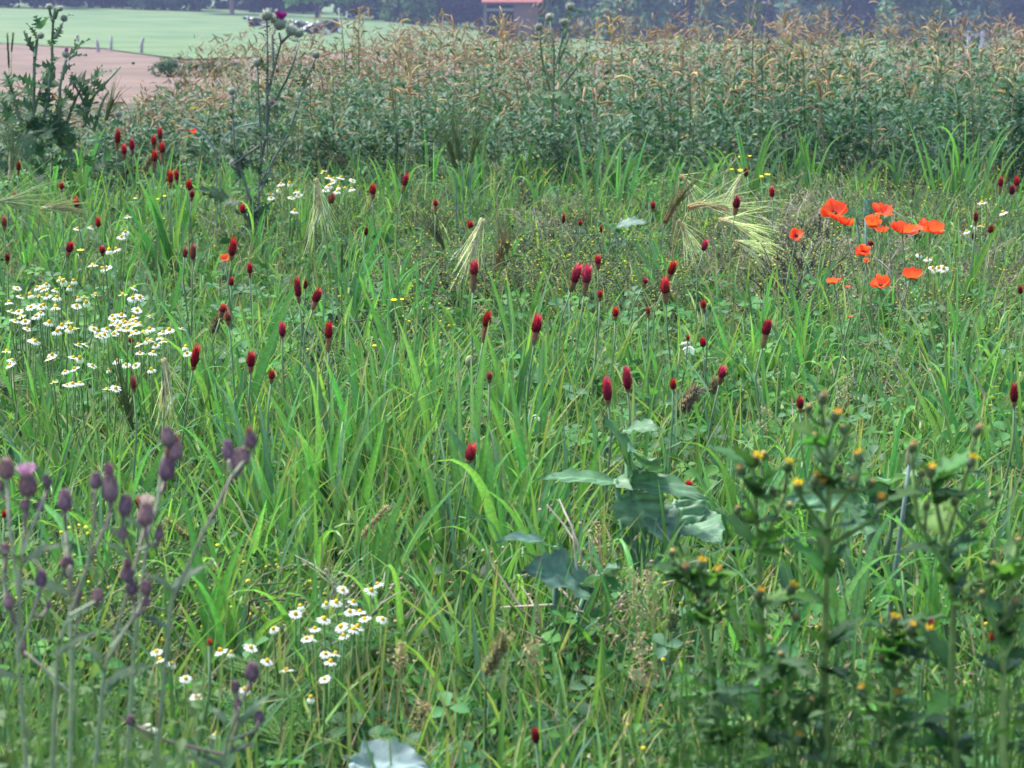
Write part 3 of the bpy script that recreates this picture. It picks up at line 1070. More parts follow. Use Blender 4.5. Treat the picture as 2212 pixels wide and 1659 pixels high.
for k in range(235):
    x = random.uniform(0, 2212)
    y = random.uniform(430, 1650)
    if abs(x - 1370) < 190 and 1040 < y < 1330 or abs(x - 1880) < 130 and 1080 < y < 1280:
        continue
    p = PZ(x, y, .03)
    hh = random.uniform(.19, .36)
    tuft(p[0], p[1], hh, random.randint(4, 6), None, random.choice(['low arching grass tuft', 'small bright grass tuft', 'small blue-green grass tuft']), (x, y - hh * .5 * F / p[1]), .8)

for k in range(44):
    x = 30 + k * 49 + random.uniform(-30, 30)
    d = random.uniform(10.6, 12.1)
    X = (x - CX) / F * d
    hh = random.choice([.22, .3, .36, .45]) * random.uniform(.85, 1.15)
    tuft(X, d, hh, random.randint(2, 5), None, 'grass tuft at the bean crop edge', toU((X, d, hh)), random.uniform(.8, 1.25), random.random() < .4)

for k in range(62):
    x, y = random.uniform(480, 1340), random.uniform(820, 1420)
    if abs(x - 1370) < 190 and 1040 < y:
        continue
    p = PZ(x, y, .03)
    hh = random.uniform(.26, .4)
    tuft(p[0], p[1], hh, random.randint(3, 4), None, 'upright leafy grass tuft', (x, y - hh * .5 * F / p[1]), 1.2, True)

# ------------------------------------------------------------------ crimson clover


def clover_head(seed, top=(.7, .03, .06), low=(.2, .012, .022)):
    rg = np.random.default_rng(seed)
    m = MB()
    zz = np.linspace(0, 1, 8)
    rad = lambda z: np.interp(z, [0, .12, .4, .7, .88, 1], [.6, .85, .9, .74, .5, .06])
    m.lathe([(.82 * rad(z), z * .96) for z in zz], 9, cols=[np.array(low) * .5 * (1 - z) + np.array(top) * .55 * z for z in zz])
    fl = MB()
    fl.add([[0, -.5, 0], [0, .5, 0], [.35, 0, .22], [1, 0, .05]], None, [[0, 2, 3], [2, 1, 3], [0, 1, 2]])
    tp = fl.merged()
    pos, R, sc, col = [], [], [], []
    for r in range(11):
        z = r / 11
        nn = max(4, int(13 * rad(z)))
        for j in range(nn):
            a = (j + .5 * (r % 2) + rg.uniform(-.2, .2)) * 2 * math.pi / nn
            el = .55 + .7 * z + rg.uniform(-.15, .2)
            ca, sa = math.cos(a), math.sin(a)
            Rm = Rz(a) @ Ry(-el)
            pos.append((ca * rad(z) * .74, sa * rad(z) * .74, z * .94))
            R.append(Rm)
            sc.append((.62 * rg.uniform(.7, 1.4), .22, .5))
            f = z + rg.uniform(-.15, .15)
            col.append(np.clip(np.array(low) * (1 - f) + np.array(top) * f, .005, 1) * rg.uniform(.55, 1.5))
    P_ = np.array(pos)
    # scale only in xy is applied by the object, so florets are built in a head of height 1 and radius 1
    m.stamp(tp, P_, np.array(R) * np.array([1, 1, .6])[None, :, None], np.array(sc), np.array(col))
    return m.mesh('flower_head', M_RED)


def clover_calyx(seed):
    rg = np.random.default_rng(seed)
    m = MB()
    prof = lambda z: np.interp(z, [0, .15, .6, 1], [.3, .6, .78, .74])
    zz = np.linspace(0, 1, 6)
    cc = lambda z: np.array([.24, .19, .1]) * (1 - z) + np.array([.26, .11, .07]) * z
    m.lathe([(.85 * prof(z), z) for z in zz], 8, cols=[cc(z) for z in zz])
    fl = MB()
    fl.add([[0, -.5, 0], [0, .5, 0], [.3, 0, .2], [1.2, 0, .05]], None, [[0, 2, 3], [2, 1, 3]])
    tp = fl.merged()
    pos, R, sc, col = [], [], [], []
    for r in range(7):
        z = (r + .3) / 7
        for j in range(9):
            a = (j + .5 * (r % 2) + rg.uniform(-.2, .2)) * 2 * math.pi / 9
            pos.append((math.cos(a) * prof(z) * .75, math.sin(a) * prof(z) * .75, z * .9))
            R.append(Rz(a) @ Ry(-rg.uniform(.5, 1.2)))
            sc.append((.42, .14, .4))
            col.append(cc(z) * rg.uniform(.7, 1.7) + (np.array([.1, .09, .05]) if rg.random() < .3 else 0))
    m.stamp(tp, np.array(pos), np.array(R) * np.array([1, 1, .6])[None, :, None], np.array(sc), np.array(col))
    return m.mesh('calyx', M_DRY)


CH = [clover_head(k) for k in range(4)]
CH_PINK = [clover_head(k + 20, (.8, .07, .15), (.24, .014, .03)) for k in range(2)]
CH_DARK = [clover_head(k + 30, (.36, .014, .028), (.12, .012, .016)) for k in range(2)]
CH_FADE = [clover_head(k + 40, (.42, .11, .11), (.25, .08, .06)) for k in range(2)]
CC_ = [clover_calyx(k) for k in range(3)]
m = MB()
m.add(TRI[0], TRI[1], None, TRI[3] * np.array((.06, .16, .04)))
TRIM = m.mesh('leaf', M_LEAF)

CLOVER = {
    'A': '720 800 925 36;765 890 980 34;815 858 955 32;985 785 880 30 p .75;950 838 920 30;998 880 1005 36 . .5;945 928 1060 38 . .5;1048 1052 1160 36;1094 1047 1135 30;1162 1110 1170 38;1176 1172 1235 30 d;'
         '112 995 1080 28 d;380 1120 1185 30;92 1183 1215 30 f;475 1215 1300 36;604 1340 1395 32;1494 1255 1310 38;28 1330 1420 36 f;410 1480 1580 46 . .65 20;634 1510 1575 38;46 1560 1625 30 d;'
         '1135 1520 1580 32 f;1185 1500 1600 40 f .9;1420 1470 1600 46 . .8 8;2030 1185 1250 40 f 1 15;1537 1620 1710 32;1735 820 850 20;2122 840 865 18;785 1040 1070 16 d',
    'B': '252 1135 1225 42;430 1070 1190 38 . .6 15;635 1230 1320 30 . .4;208 1395 1445 24 d;850 1360 1400 38;1967 1240 1305 28;1422 1315 1370 22;1525 1355 1385 24;1655 1390 1430 16 d',
    'C': '665 1150 1210 34;434 1210 1325 46 d .6 8;242 1475 1540 38 p 1 15;503 1035 1085 28 d;2062 1090 1200 32 . .5;2170 1090 1180 34 . .6;2135 1140 1195 36 d;1912 1305 1390 28 d;2000 1385 1430 34 d 1 20;1902 1430 1470 30 d;1270 1480 1510 36 d',
    'D': '1420 230 280 34;1838 235 390 42 . .75;1876 248 300 24 d;1920 295 430 52 . .65 18;1355 395 475 48 . .6 18;1405 440 530 40 f;1735 505 600 44 p .9;2018 505 690 50 . .55;1185 640 800 52 . .85 12;1538 685 820 54 . .7 5;'
         '1665 800 885 40 . .65;823 838 935 40 f .8;805 600 630 36 d;850 1575 1650 40',
    'E': '865 130 320 56 p .45;1465 142 320 56 p .65 18;1548 158 340 56 p .6 8;1635 95 185 40 . .6;2040 118 295 46 . .5 22;2052 232 395 56 p .6;1908 232 290 32 . .5 25;1645 310 380 28;1740 418 495 40;1942 410 475 30 f;'
         '928 440 630 52 . .5 10;1240 460 645 62 . .6 8;967 810 880 40 f;1195 730 765 20 f;1698 845 1010 58 p .85 -5;1818 780 930 58 p .9 -4;2095 855 915 42;838 1252 1370 66 p .85 12;2190 1478 1525 48',
    'G': '248 370 450 32 . .6;145 588 615 20;240 600 655 40;603 483 665 58 . .55 12;340 772 890 52 p .6 12;838 963 1065 44 . .7;2150 885 1025 50 d .8;2190 283 330 30 d',
    'H': '1288 865 910 30;25 75 120 30',
    'I': '1255 1410 1505 54 d .95',
    'J': '1628 730 800 50 p;2003 815 890 50 . 1 12;1465 420 455 20',
}
for r, s_ in CLOVER.items():
    for e in s_.split(';'):
        f = e.split()
        zx, zt, zb, zw = (float(k) for k in f[:4])
        kind = f[4] if len(f) > 4 else '.'
        fr = float(f[5]) if len(f) > 5 else (.66 if zb - zt > 62 else 1.0)
        tl = math.radians(float(f[6])) if len(f) > 6 else math.radians(random.uniform(-7, 7))
        x, yt = Uc(r, zx, zt)
        x, yb = Uc(r, zx, zb)
        hz_ = .43 if yt < 420 else (.4 if yt < 900 else .33)
        if zb - zt < 60 or kind == 'd' and yt > 900:
            hz_ *= .8
        if r in 'HIJ':
            hz_ = .3
        p = PZ(x, yb, hz_)
        d = p[1]
        L = px(yb - yt, d)
        rad = px(zw * ZS, d) * .5
        bx, by = random.uniform(-.04, .04) - math.sin(tl) * .12, random.uniform(-.03, .03)
        tone = {'.': 'crimson', 'p': 'bright pinkish-red', 'd': 'dark red', 'f': 'faded dull red'}[kind]
        szw = 'tall' if zb - zt > 140 else ('small' if zb - zt < 72 else '')
        t = thing('crimson_clover', (p[0] + bx, p[1] + by, 0), 'clover flower', None, 'crimson clover flowers in the meadow',
                  ' '.join((szw, 'brown-based' if fr < .58 else '', tone, 'clover flower')).replace('  ', ' ').strip(), (x, (yt + yb) / 2))
        R = Rz(random.uniform(0, 6.28))
        R = Ry(tl) @ Rx(random.uniform(-.12, .12)) @ R
        ax = R[:, 2]
        hp = np.array([-bx, -by, hz_])
        red = L * fr
        src = {'.': CH, 'p': CH_PINK, 'd': CH_DARK, 'f': CH_FADE}[kind]
        if fr < .97:
            link('calyx', random.choice(CC_), t, hp, R, (rad, rad, (L - red) * 1.12))
        link('flower_head', random.choice(src), t, hp + ax * (L - red), R, (rad * 1.08, rad * 1.08, red))
        m = MB()
        m.tube([(0, 0, 0), (-bx * .2, -by * .3, hz_ * .4), tuple(hp - ax * .06 + np.array([-bx, 0, 0]) * .0), tuple(hp + ax * .004)], [.0026, .0024, .002, .002], 5, (.14, .22, .1))
        m.build('stem', M_STEM, t)
        for k in range(2):
            a = random.uniform(0, 6.28)
            f_ = random.uniform(.25, .6)
            link('leaf', TRIM, t, (-bx * f_ + math.cos(a) * .035, -by * f_ + math.sin(a) * .035, hz_ * f_), Rz(a) @ Rx(random.uniform(-.4, .4)) @ Ry(random.uniform(-.3, .4)), random.uniform(.04, .06))

# ------------------------------------------------------------------ daisies (mayweed)


def petals_mesh(droop, n=15, seed=0):
    rg = np.random.default_rng(seed)
    m = MB()
    for k in range(n):
        a = (k + rg.uniform(-.2, .2)) * 2 * math.pi / n
        dr = droop + rg.uniform(-.15, .15)
        V = []
        for s_, w_ in ((.2, .08), (.55, .13), (.85, .12), (1.0, .04)):
            rr = .2 + (s_ - .2) * math.cos(dr * s_)
            zz = -(s_ - .2) * math.sin(dr * s_)
            V += [[rr, -w_, zz], [rr, w_, zz]]
        V = np.array(V) @ Rz(a).T
        m.add(V, [[0, 2, 3, 1], [2, 4, 5, 3], [4, 6, 7, 5]], None, None, np.array((.8, .8, .79)) * rg.uniform(.92, 1.0))
    return m.mesh('petals', M_WHITE)


PET = [petals_mesh(.08, 15, 1), petals_mesh(.3, 16, 2), petals_mesh(.6, 14, 3), petals_mesh(1.05, 15, 4)]
m = MB()
m.lathe([(.34, -.1), (.36, .06), (.31, .22), (.2, .36), (.07, .43), (.001, .44)], 10, cols=[(.35, .33, .04), (.6, .4, .02), (.72, .46, .02), (.75, .5, .03), (.72, .5, .04), (.7, .5, .05)])
DISC = m.mesh('disc', M_YEL)
m = MB()
for k in range(9):
    a = k * .75
    m.tube([(0, 0, 0), (math.cos(a) * .4, math.sin(a) * .4, .35), (math.cos(a) * .8, math.sin(a) * .8, .5)], [.012, .01, .005], 3, (.09, .2, .05))
    for j in range(9):
        f = .2 + j * .09
        for s_ in (-1, 1):
            q0 = np.array([math.cos(a) * f * .8, math.sin(a) * f * .8, .35 * min(1, f * 2) + max(0, f - .5) * .3])
            q1 = q0 + np.array([math.cos(a + s_ * .9), math.sin(a + s_ * .9), .35]) * .16
            m.tube([q0, q1], [.008, .004], 3, (.09, .21, .05))
FERN = m.mesh('foliage', M_STEM)

DAISY = {
    'left': ('D', '568 145;630 165;655 165;670 55;715 50;105 290;125 340;185 330;230 285;285 265;270 295;240 340;290 335;340 300;350 345;370 232;388 245;452 243;427 285;480 350;518 345;530 375;587 330;755 330;815 350;857 345;825 290;'
             '55 375;190 405;250 405;265 395;340 405;68 435;115 430;250 440;90 490;155 495;165 540;850 415;840 425;920 465;700 480;690 505;800 500;760 490;730 520;820 520;780 540;575 540;655 540;600 555;920 540;1040 545;1120 540;835 555;810 570;850 635;905 610;955 640;'
             '1000 615;940 685;1140 650;1150 690;480 640;525 635;200 610;215 615;40 675;75 730;60 760;300 720;450 715;490 720;565 765;460 785;400 800;720 735;775 760;835 765;670 790;445 875;490 872;410 885;655 910;330 870;930 790;710 905;690 460;745 455;820 470;860 505;720 540;835 500;770 505;640 575;880 560;610 585;700 570;420 500;430 540;300 500;130 460;220 460;470 400;930 610;980 590;860 690;1000 560;380 520;350 555;460 540;320 700'),
    'near': ('H', '2105 555;2065 632;2005 640;1845 655;1815 705;2170 632;2150 690;1990 735;1935 795;2095 780;2170 800;2195 785;2110 840;1915 850;1885 858;2000 950;2060 950;1540 912;1355 930;1420 945;1640 995;1760 1050;1995 1105;1910 1220;1500 1170;1330 1440;'
             '1205 1215;1140 1100;985 985;1055 1010;960 935;2240 735;2350 735;2320 520;2280 560;2210 690;1680 795;2030 1000'),
    'far': ('A', '1985 1050;2020 1085;2050 1095;2095 1085;2040 1115;2080 1145;2120 1150;2160 1155;2020 1135;2070 1170;1725 1125;1715 1160;1660 1185;1665 1210;1780 1120;1820 1170;1835 1195;1790 1210;1810 1290;2165 1105;2000 1160;475 1400;560 1390;785 1325;770 1420;745 1450'),
    'right': ('C', '1955 1240;1910 1385;1945 1385;1860 1415;2085 1300;1570 1560;1620 1585;1690 1640;1650 1640;1720 1645;1780 1650;1665 1655'),
}
for key, (r, s_) in DAISY.items():
    pts = []
    for e in s_.split(';'):
        zx, zy = (float(k) for k in e.split())
        x, y = Uc(r, zx, zy)
        hz_ = {'left': .36, 'near': .27, 'far': .34, 'right': .3}[key]
        pts.append((x, y, PZ(x, y, hz_)))
    # plants: greedy clusters of nearby flowers
    left_ = list(pts)
    while left_:
        seed = min(left_, key=lambda q: q[2][1])
        left_.sort(key=lambda q: (q[0] - seed[0]) ** 2 + ((q[1] - seed[1]) * 1.3) ** 2)
        mx = 9 if key != 'right' else 4
        grp = [q for q in left_[:mx] if math.hypot(q[0] - seed[0], q[1] - seed[1]) < 95]
        left_ = [q for q in left_ if not any(q is g for g in grp)]
        c = np.mean([q[2] for q in grp], axis=0)
        ux = np.mean([q[0] for q in grp])
        uy = np.mean([q[1] for q in grp])
        cl_ = {'left': 'in the large daisy clump', 'near': 'in the low daisy clump nearest the viewer', 'far': 'behind the clover rows', 'right': 'near the red poppies'}[key]
        num = {1: 'with one flower', 2: 'with two flowers', 3: 'with three flowers'}.get(len(grp), 'with %s flowers' % ['four', 'five', 'six', 'seven', 'eight', 'nine'][len(grp) - 4] if len(grp) >= 4 else '')
        t = thing('daisy_plant', (c[0], c[1] + .03, 0), 'daisy', None, 'white daisies ' + cl_, 'white yellow-centred daisy plant %s' % num, (ux, uy))
        m = MB()
        for (x, y, p) in grp:
            d = p[1]
            hx, hy, hzz = p[0] - c[0], p[1] - c[1] - .03, p[2]
            dia = px({'left': 25, 'near': 33, 'far': 20, 'right': 22}[key], d) * random.uniform(.85, 1.1)
            kk = random.choices([0, 1, 2, 3], [3, 4, 2.2, 1])[0]
            R = Rx(random.uniform(-.25, .5)) @ Ry(random.uniform(-.45, .45)) @ Rz(random.uniform(0, 6))
            h_ = link('petals', PET[kk], t, (hx, hy, hzz - dia * .1), R, dia * .5)
            h_.name = 'flower'
            link('disc', DISC, h_, (0, 0, 0), None, (.95, .95, random.uniform(.75, 1.25)))
            m.tube([(hx * .15, hy * .15, 0), (hx * .4, hy * .4, hzz * .45), (hx * .9, hy * .9, hzz * .8), (hx, hy, hzz - dia * .08)], [.0022, .002, .0014, .0014], 4, (.12, .22, .06))
        m.build('stem', M_STEM, t)
        for k in range(6):
            link('foliage', FERN, t, (random.uniform(-.05, .05), random.uniform(-.04, .04), random.uniform(.02, .2)), Rz(random.uniform(0, 6)), random.uniform(.05, .08))['kind'] = 'stuff'

# ------------------------------------------------------------------ poppies


def poppy_petal(seed, cup):
    rg = np.random.default_rng(seed)
    m = MB()
    nu, nv = 7, 7
    V, C = [], []
    ph = rg.uniform(0, 6, 4)
    for i in range(nu):
        s = i / (nu - 1)
        for j in range(nv):
            t_ = (j / (nv - 1) - .5) * 2
            wid = .72 * math.sin(min(1, s * 1.25 + .08) * math.pi / 2)
            edge = 1 - .18 * t_ * t_ * s
            x = s * edge
            a = t_ * wid
            rip = .1 * s * s * (math.sin(5 * t_ + ph[0]) + .6 * math.sin(9 * t_ + ph[1])) + .03 * s * math.sin(6 * s + ph[2] + 3 * t_)
            el = cup * s
            V.append([x * math.cos(el) + rip * .5, a, x * math.sin(el) + .2 * a * a * cup + rip])
            sh = 1.0 if s > .18 else .25
            C.append(np.array((.92, .12, .045)) * sh * rg.uniform(.94, 1.05))
    q = [[i * nv + j, (i + 1) * nv + j, (i + 1) * nv + j + 1, i * nv + j + 1] for i in range(nu - 1) for j in range(nv - 1)]
    m.add(V, q, None, C)
    return m.mesh('petal', M_POPPY)


PP = [poppy_petal(k, [.35, .6, .9, 1.15][k % 4]) for k in range(8)]
m = MB()
m.lathe([(.02, 0), (.09, .06), (.11, .16), (.1, .22), (.001, .24)], 8, (.1, .14, .05))
for k in range(22):
    a = k * 2.4
    m.tube([(math.cos(a) * .06, math.sin(a) * .06, .04), (math.cos(a) * .2, math.sin(a) * .2, .2)], [.012, .02], 3, (.02, .015, .03))
PCAP = m.mesh('seed_capsule', M_STEM)
m = MB()
m.lathe([(.01, 0), (.32, .25), (.4, .55), (.3, .85), (.01, 1)], 8, (.2, .25, .12))
PBUD = m.mesh('bud', M_STEM)
POPPY = [('C', 1045, 1290, 165, 'face', 'largest open red poppy, round, at the near end of the poppy group', 6),
         ('C', 1110, 1362, 110, 'side', 'crumpled red poppy tucked under the largest round poppy', 5),
         ('C', 1330, 1290, 140, 'side', 'uppermost red poppy flower spread wide in the middle of the group', 6),
         ('C', 1283, 1362, 115, 'face', 'red poppy just below the uppermost one with two pale buds before it', 5),
         ('C', 1340, 1412, 80, 'side', 'small folded red poppy below the pale buds', 4),
         ('C', 1465, 1405, 155, 'side', 'wide cupped red poppy with a deep fold, next to the last one', 5),
         ('C', 1560, 1395, 80, 'side', 'half hidden red poppy between the two widest ones', 4),
         ('C', 1635, 1395, 160, 'side', 'wide flat red poppy at the right end of the poppy group', 5),
         ('C', 815, 1435, 85, 'face', 'red poppy seen through grey twigs left of the group', 5),
         ('C', 1225, 1535, 100, 'face', 'crumpled red poppy standing alone below the group', 5),
         ('C', 1245, 1600, 45, 'side', 'small red poppy scrap under the lone crumpled poppy', 3),
         ('G', 1045, 245, 90, 'side', 'red poppy half hidden behind thin grey twigs', 4),
         ('G', 1125, 285, 36, 'side', 'tiny red poppy beside the twig-hidden one', 3),
         ('G', 1330, 262, 115, 'face', 'lower red poppy with upright torn petals', 5),
         ('G', 1520, 212, 125, 'side', 'lower right red poppy with flat ragged petals', 5),
         ('A', 1197, 798, 55, 'face', 'single small orange-red poppy far back beside the grey vetch', 5),
         ('A', 1382, 1585, 60, 'face', 'faded salmon-pink poppy beside a crimson clover flower', 4),
         ('G', 1145, 468, 30, 'side', 'tiny red poppy petal low among grass under the twigs', 3)]
for (r, zx, zy, zw, vw, lb, npt) in POPPY:
    x, y = Uc(r, zx, zy)
    p = PZ(x, y, .42 if r == 'C' else .4)
    if r == 'A' and zy > 1000:
        p = PZ(x, y, .34)
    d = p[1]
    rad = px(zw * ZS, d) * .5
    bx = random.uniform(-.06, .06)
    t = thing('poppy', (p[0] + bx, p[1] + .03, 0), 'poppy', lb, 'red poppies in the meadow')
    hp = np.array([-bx, -.03, p[2] - rad * .35])
    tl = Rx(random.uniform(.5, .85)) if vw == 'face' else Rx(random.uniform(.05, .25)) @ Ry(random.uniform(-.25, .25))
    R0 = tl @ Rz(random.uniform(0, 6))
    for k in range(min(npt, 5)):
        R = R0 @ Rz(k * 2 * math.pi / min(npt, 4) + random.uniform(-.2, .2)) @ Ry(random.uniform(-.1, .1))
        link('petal', random.choice(PP[0:3] + PP[4:7] if vw == 'side' else PP), t, hp, R, rad * random.uniform(1.0, 1.2))
    link('seed_capsule', PCAP, t, hp, R0, rad * .9)
    m = MB()
    m.tube([(0, 0, 0), (-bx * .1, 0, hp[2] * .5), tuple(hp)], [.0025, .002, .0018], 5, (.1, .17, .07))
    m.build('stem', M_STEM, t)
for (r, zx, zy, sz, lb) in [('C', 1300, 1320, 45, 'pale green poppy bud in front of the red poppies'), ('C', 1362, 1340, 45, 'second pale poppy bud right of the first'), ('C', 1262, 1275, 40, 'pale poppy bud beside the uppermost poppy'),
                            ('E', 840, 735, 90, 'dark green drooping oval poppy bud below a tall clover flower'), ('C', 1510, 1245, 45, 'beige round seed head behind the red poppies')]:
    x, y = Uc(r, zx, zy)
    p = PZ(x, y, .4 if r == 'C' else .3) - np.array([0, .03, 0])
    t = thing('poppy_bud', (p[0], p[1], 0), 'flower bud', lb)
    h = px(sz * ZS, p[1])
    link('bud', PBUD, t, (0, 0, p[2] - h / 2), Ry(random.uniform(-.3, .3)), (h * .8, h * .8, h))
    m = MB()
    m.tube([(.02, .01, 0), (.02, 0, p[2] * .5), (0, 0, p[2] - h / 2)], .002, 4, (.1, .18, .07))
    m.build('stem', M_STEM, t)

# small yellow flowers, campion
m = MB()
for k in range(6):
    a = k * 2 * math.pi / 6
    tp = tpl_leaf(2, .1, -.25, .75, (.75, .6, .03))
    m.stamp(tp, np.zeros((1, 3)), Rz(a)[None], np.array([1.0]), np.ones((1, 3)))
YF = m.mesh('petals', M_YEL)
m = MB()
m.lathe([(.3, -.3), (.5, 0), (.4, .35), (.001, .5)], 8, (.7, .55, .03))
YB = m.mesh('flower_head', M_YEL)
YEL = {'A': '830 1220 22;965 1225 32;1010 1205 24;925 1235 26 o;1000 1345 26;495 1540 50', 'C': '415 1042 30;468 1048 34;598 1085 28;635 1075 44;465 965 24;525 960 26', 'E': '380 370 44;430 365 28;260 650 30', 'G': '2010 970 34 b;2005 1020 24 b',
       'J': '1340 245 28 b;1495 312 28 b;940 795 28 b;105 650 26 b;1980 775 30 b;1940 1120 28 b', 'I': '2045 525 26 b;2145 650 26 b;2035 995 30 b;1915 1540 34 b;1820 1395 26 b'}
for r, s_ in YEL.items():
    for e in s_.split(';'):
        f = e.split()
        x, y = Uc(r, float(f[0]), float(f[1]))
        p = PZ(x, y, .33 if r in 'ACE' else .24)
        sz = px(float(f[2]) * ZS, p[1])
        t = thing('yellow_flower', (p[0] + .02, p[1] + .02, 0), 'yellow flower', None, 'small yellow wildflowers', 'small round yellow flower' if 'b' in f else 'small open yellow flower', (x, y))
        if 'b' in f:
            link('flower_head', YB, t, (-.02, -.02, p[2]), None, sz)
        else:
            link('petals', YF, t, (-.02, -.02, p[2]), Rx(random.uniform(.1, .5)) @ Rz(random.uniform(0, 6)), sz * .55)
        m = MB()
        m.tube([(0, 0, 0), (0, 0, p[2] * .5), (-.02, -.02, p[2])], .0016, 4, (.12, .2, .06))
        m.build('stem', M_STEM, t)
for (r, zx, zy, sz, lb) in [('G', 155, 660, 80, 'white campion flower with striped pale calyx beside tall green blades'), ('H', 935, 1425, 95, 'white ragged flower low behind the purple thistle buds'), ('H', 820, 1480, 80, 'creamy drooping white flower low in the foreground grass'),
                            ('E', 1262, 1090, 40, 'tiny white flower among clover leaves left of the cabbage'), ('B', 1670, 980, 0, '')]:
    if not sz:
        continue
    x, y = Uc(r, zx, zy)
    p = PZ(x, y, .3 if r != 'H' else .2)
    h = px(sz * ZS, p[1])
    t = thing('white_flower', (p[0] - .05, p[1] + .02, 0), 'white flower', lb)
    for k in range(5):
        m = MB()
        tp = tpl_leaf(3, .1, .3 + .1 * k, .7, (.8, .8, .78), peak=.65)
        m.add(tp[0], tp[1], None, tp[3])
        m.build('petal', M_WHITE, t).matrix_basis = Matrix.Translation((.05, -.02, p[2])) @ Matrix((Rx(.6) @ Rz(k * 1.256 + .3) @ Ry(.4 - .1 * k)).tolist()).to_4x4() @ Matrix.Scale(h * .6, 4)
    m = MB()
    m.lathe([(.15, -.1), (.3, .3), (.28, .8), (.12, 1.1)], 8, cols=[(.2, .3, .12), (.5, .5, .34), (.55, .5, .38), (.5, .42, .34)])
    m.build('calyx', M_STEM, t).matrix_basis = Matrix.Translation((.05 - h * .7, -.02, p[2] + h * .15)) @ Matrix(Ry(1.35).tolist()).to_4x4() @ Matrix.Scale(h * .7, 4)
    m = MB()
    m.tube([(0, 0, 0), (.02, 0, p[2] * .6), (.05 - h * .7, -.02, p[2] + h * .15)], .002, 4, (.2, .24, .12))
    m.build('stem', M_STEM, t)

# ------------------------------------------------------------------ barley
m = MB()
m.lathe([(.001, 0), (.26, .15), (.34, .45), (.2, .8), (.03, 1)], 6, (1, 1, 1))
GR = m.merged()
GRAIN = {}
for nm, c in {'straw': (.74, .62, .36), 'gold': (.66, .48, .24), 'green': (.13, .17, .05), 'brown': (.3, .2, .08), 'pale': (.68, .63, .4)}.items():
    m = MB()
    m.add(GR[0], GR[1], None, GR[3] * np.array(c) * np.interp(GR[0][:, 2:3], [0, 1], [.75, 1.15]))
    GRAIN[nm] = (m.mesh('grain', M_DRY), c)


def bez(a, b, c, n=6):
    a, b, c = (np.asarray(k, float) for k in (a, b, c))
    s = np.linspace(0, 1, n)[:, None]
    return (1 - s) ** 2 * a + 2 * s * (1 - s) * b + s * s * c


def barley(stem_uv, ear_uv, d, tone, awn, label, spread=.25, awncol=None, stemcol=(.12, .2, .12), leaf=True, dvar=0.0, ngr=11, wear=1.0):
    """stem_uv: picture points root..neck, ear_uv: neck..tip, awn: awn length in picture px"""
    pts = [P(x, y, d) for x, y in stem_uv]
    root = pts[0].copy()
    root[2] = 0
    t = thing('barley', root, 'barley', label, 'barley plants in the meadow')
    m = MB()
    q = np.array([root] + pts[1:]) - root
    q = np.concatenate([bez(q[0], q[len(q) // 2], q[-1], 7)]) if len(q) > 2 else q
    m.tube(q, np.linspace(.0028, .0018, len(q)), 5, stemcol)
    m.build('stem', M_STEM, t)
    e = [P(x, y, d + dvar * k) - root for k, (x, y) in enumerate(ear_uv)]
    e = bez(e[0], e[len(e) // 2] if len(e) > 2 else (np.array(e[0]) + e[-1]) / 2, e[-1], 2 * ngr)
    L = np.linalg.norm(e[-1] - e[0])
    me, c = GRAIN[tone]
    m = MB()
    m.tube(e - e[0], .0022, 4, np.array(c) * .35)
    ear = m.build('ear', M_DRY, t)
    ear.location = Vector([float(k) for k in e[0]])
    gl = L / ngr * 1.55
    tan = np.gradient(e, axis=0)
    av = MB()
    ac = np.array(awncol if awncol is not None else np.array(c) * 1.1)
    for k in range(len(e)):
        tn = nz(tan[k])
        sd_ = nz(np.cross(tn, np.array([0, -1, .15])))
        for s_ in (-1, 1) if k % 2 == 0 else (0,):
            off = sd_ * s_ * gl * .17 * wear + np.array([0, -1, 0]) * gl * .1 * (s_ == 0)
            dr = nz(tn + sd_ * s_ * .35 + np.array([0, -.25, 0]) * (s_ == 0))
            R = frames(dr[None])[0]
            link('grain', me, ear, e[k] - e[0] + off, R, gl)
            tip = e[k] - e[0] + off + dr * gl * .95
            al = px(awn, d) * random.uniform(.75, 1.1)
            ad = nz(tn + sd_ * (s_ * .5 + random.uniform(-1, 1)) * spread * 1.7 + np.array([0, random.uniform(-1, 1) * spread * 1.5, 0]))
            av.tube([tip, tip + ad * al * .5 + np.array([0, 0, -.03 * al]), tip + ad * al + np.array([0, 0, -.1 * al])], [.0013, .001, .0005], 3, ac * random.uniform(.8, 1.2), cap=False)
    av.build('awns', M_DRY, ear)['kind'] = 'stuff'
    if leaf:
        mm_ = MB()
        blades(mm_, np.array([q[len(q) // 2]]), np.array([px(130, d)]), np.array([random.uniform(0, 6.28)]), np.array([.5]), np.array([1.6]), np.array([.012]), np.array([[.07, .15, .07]]), 8, .4)
        mm_.build('leaf', M_GRASS, t)
    return t


def ZU(r, *pts):
    return [Uc(r, a, b) for a, b in pts]


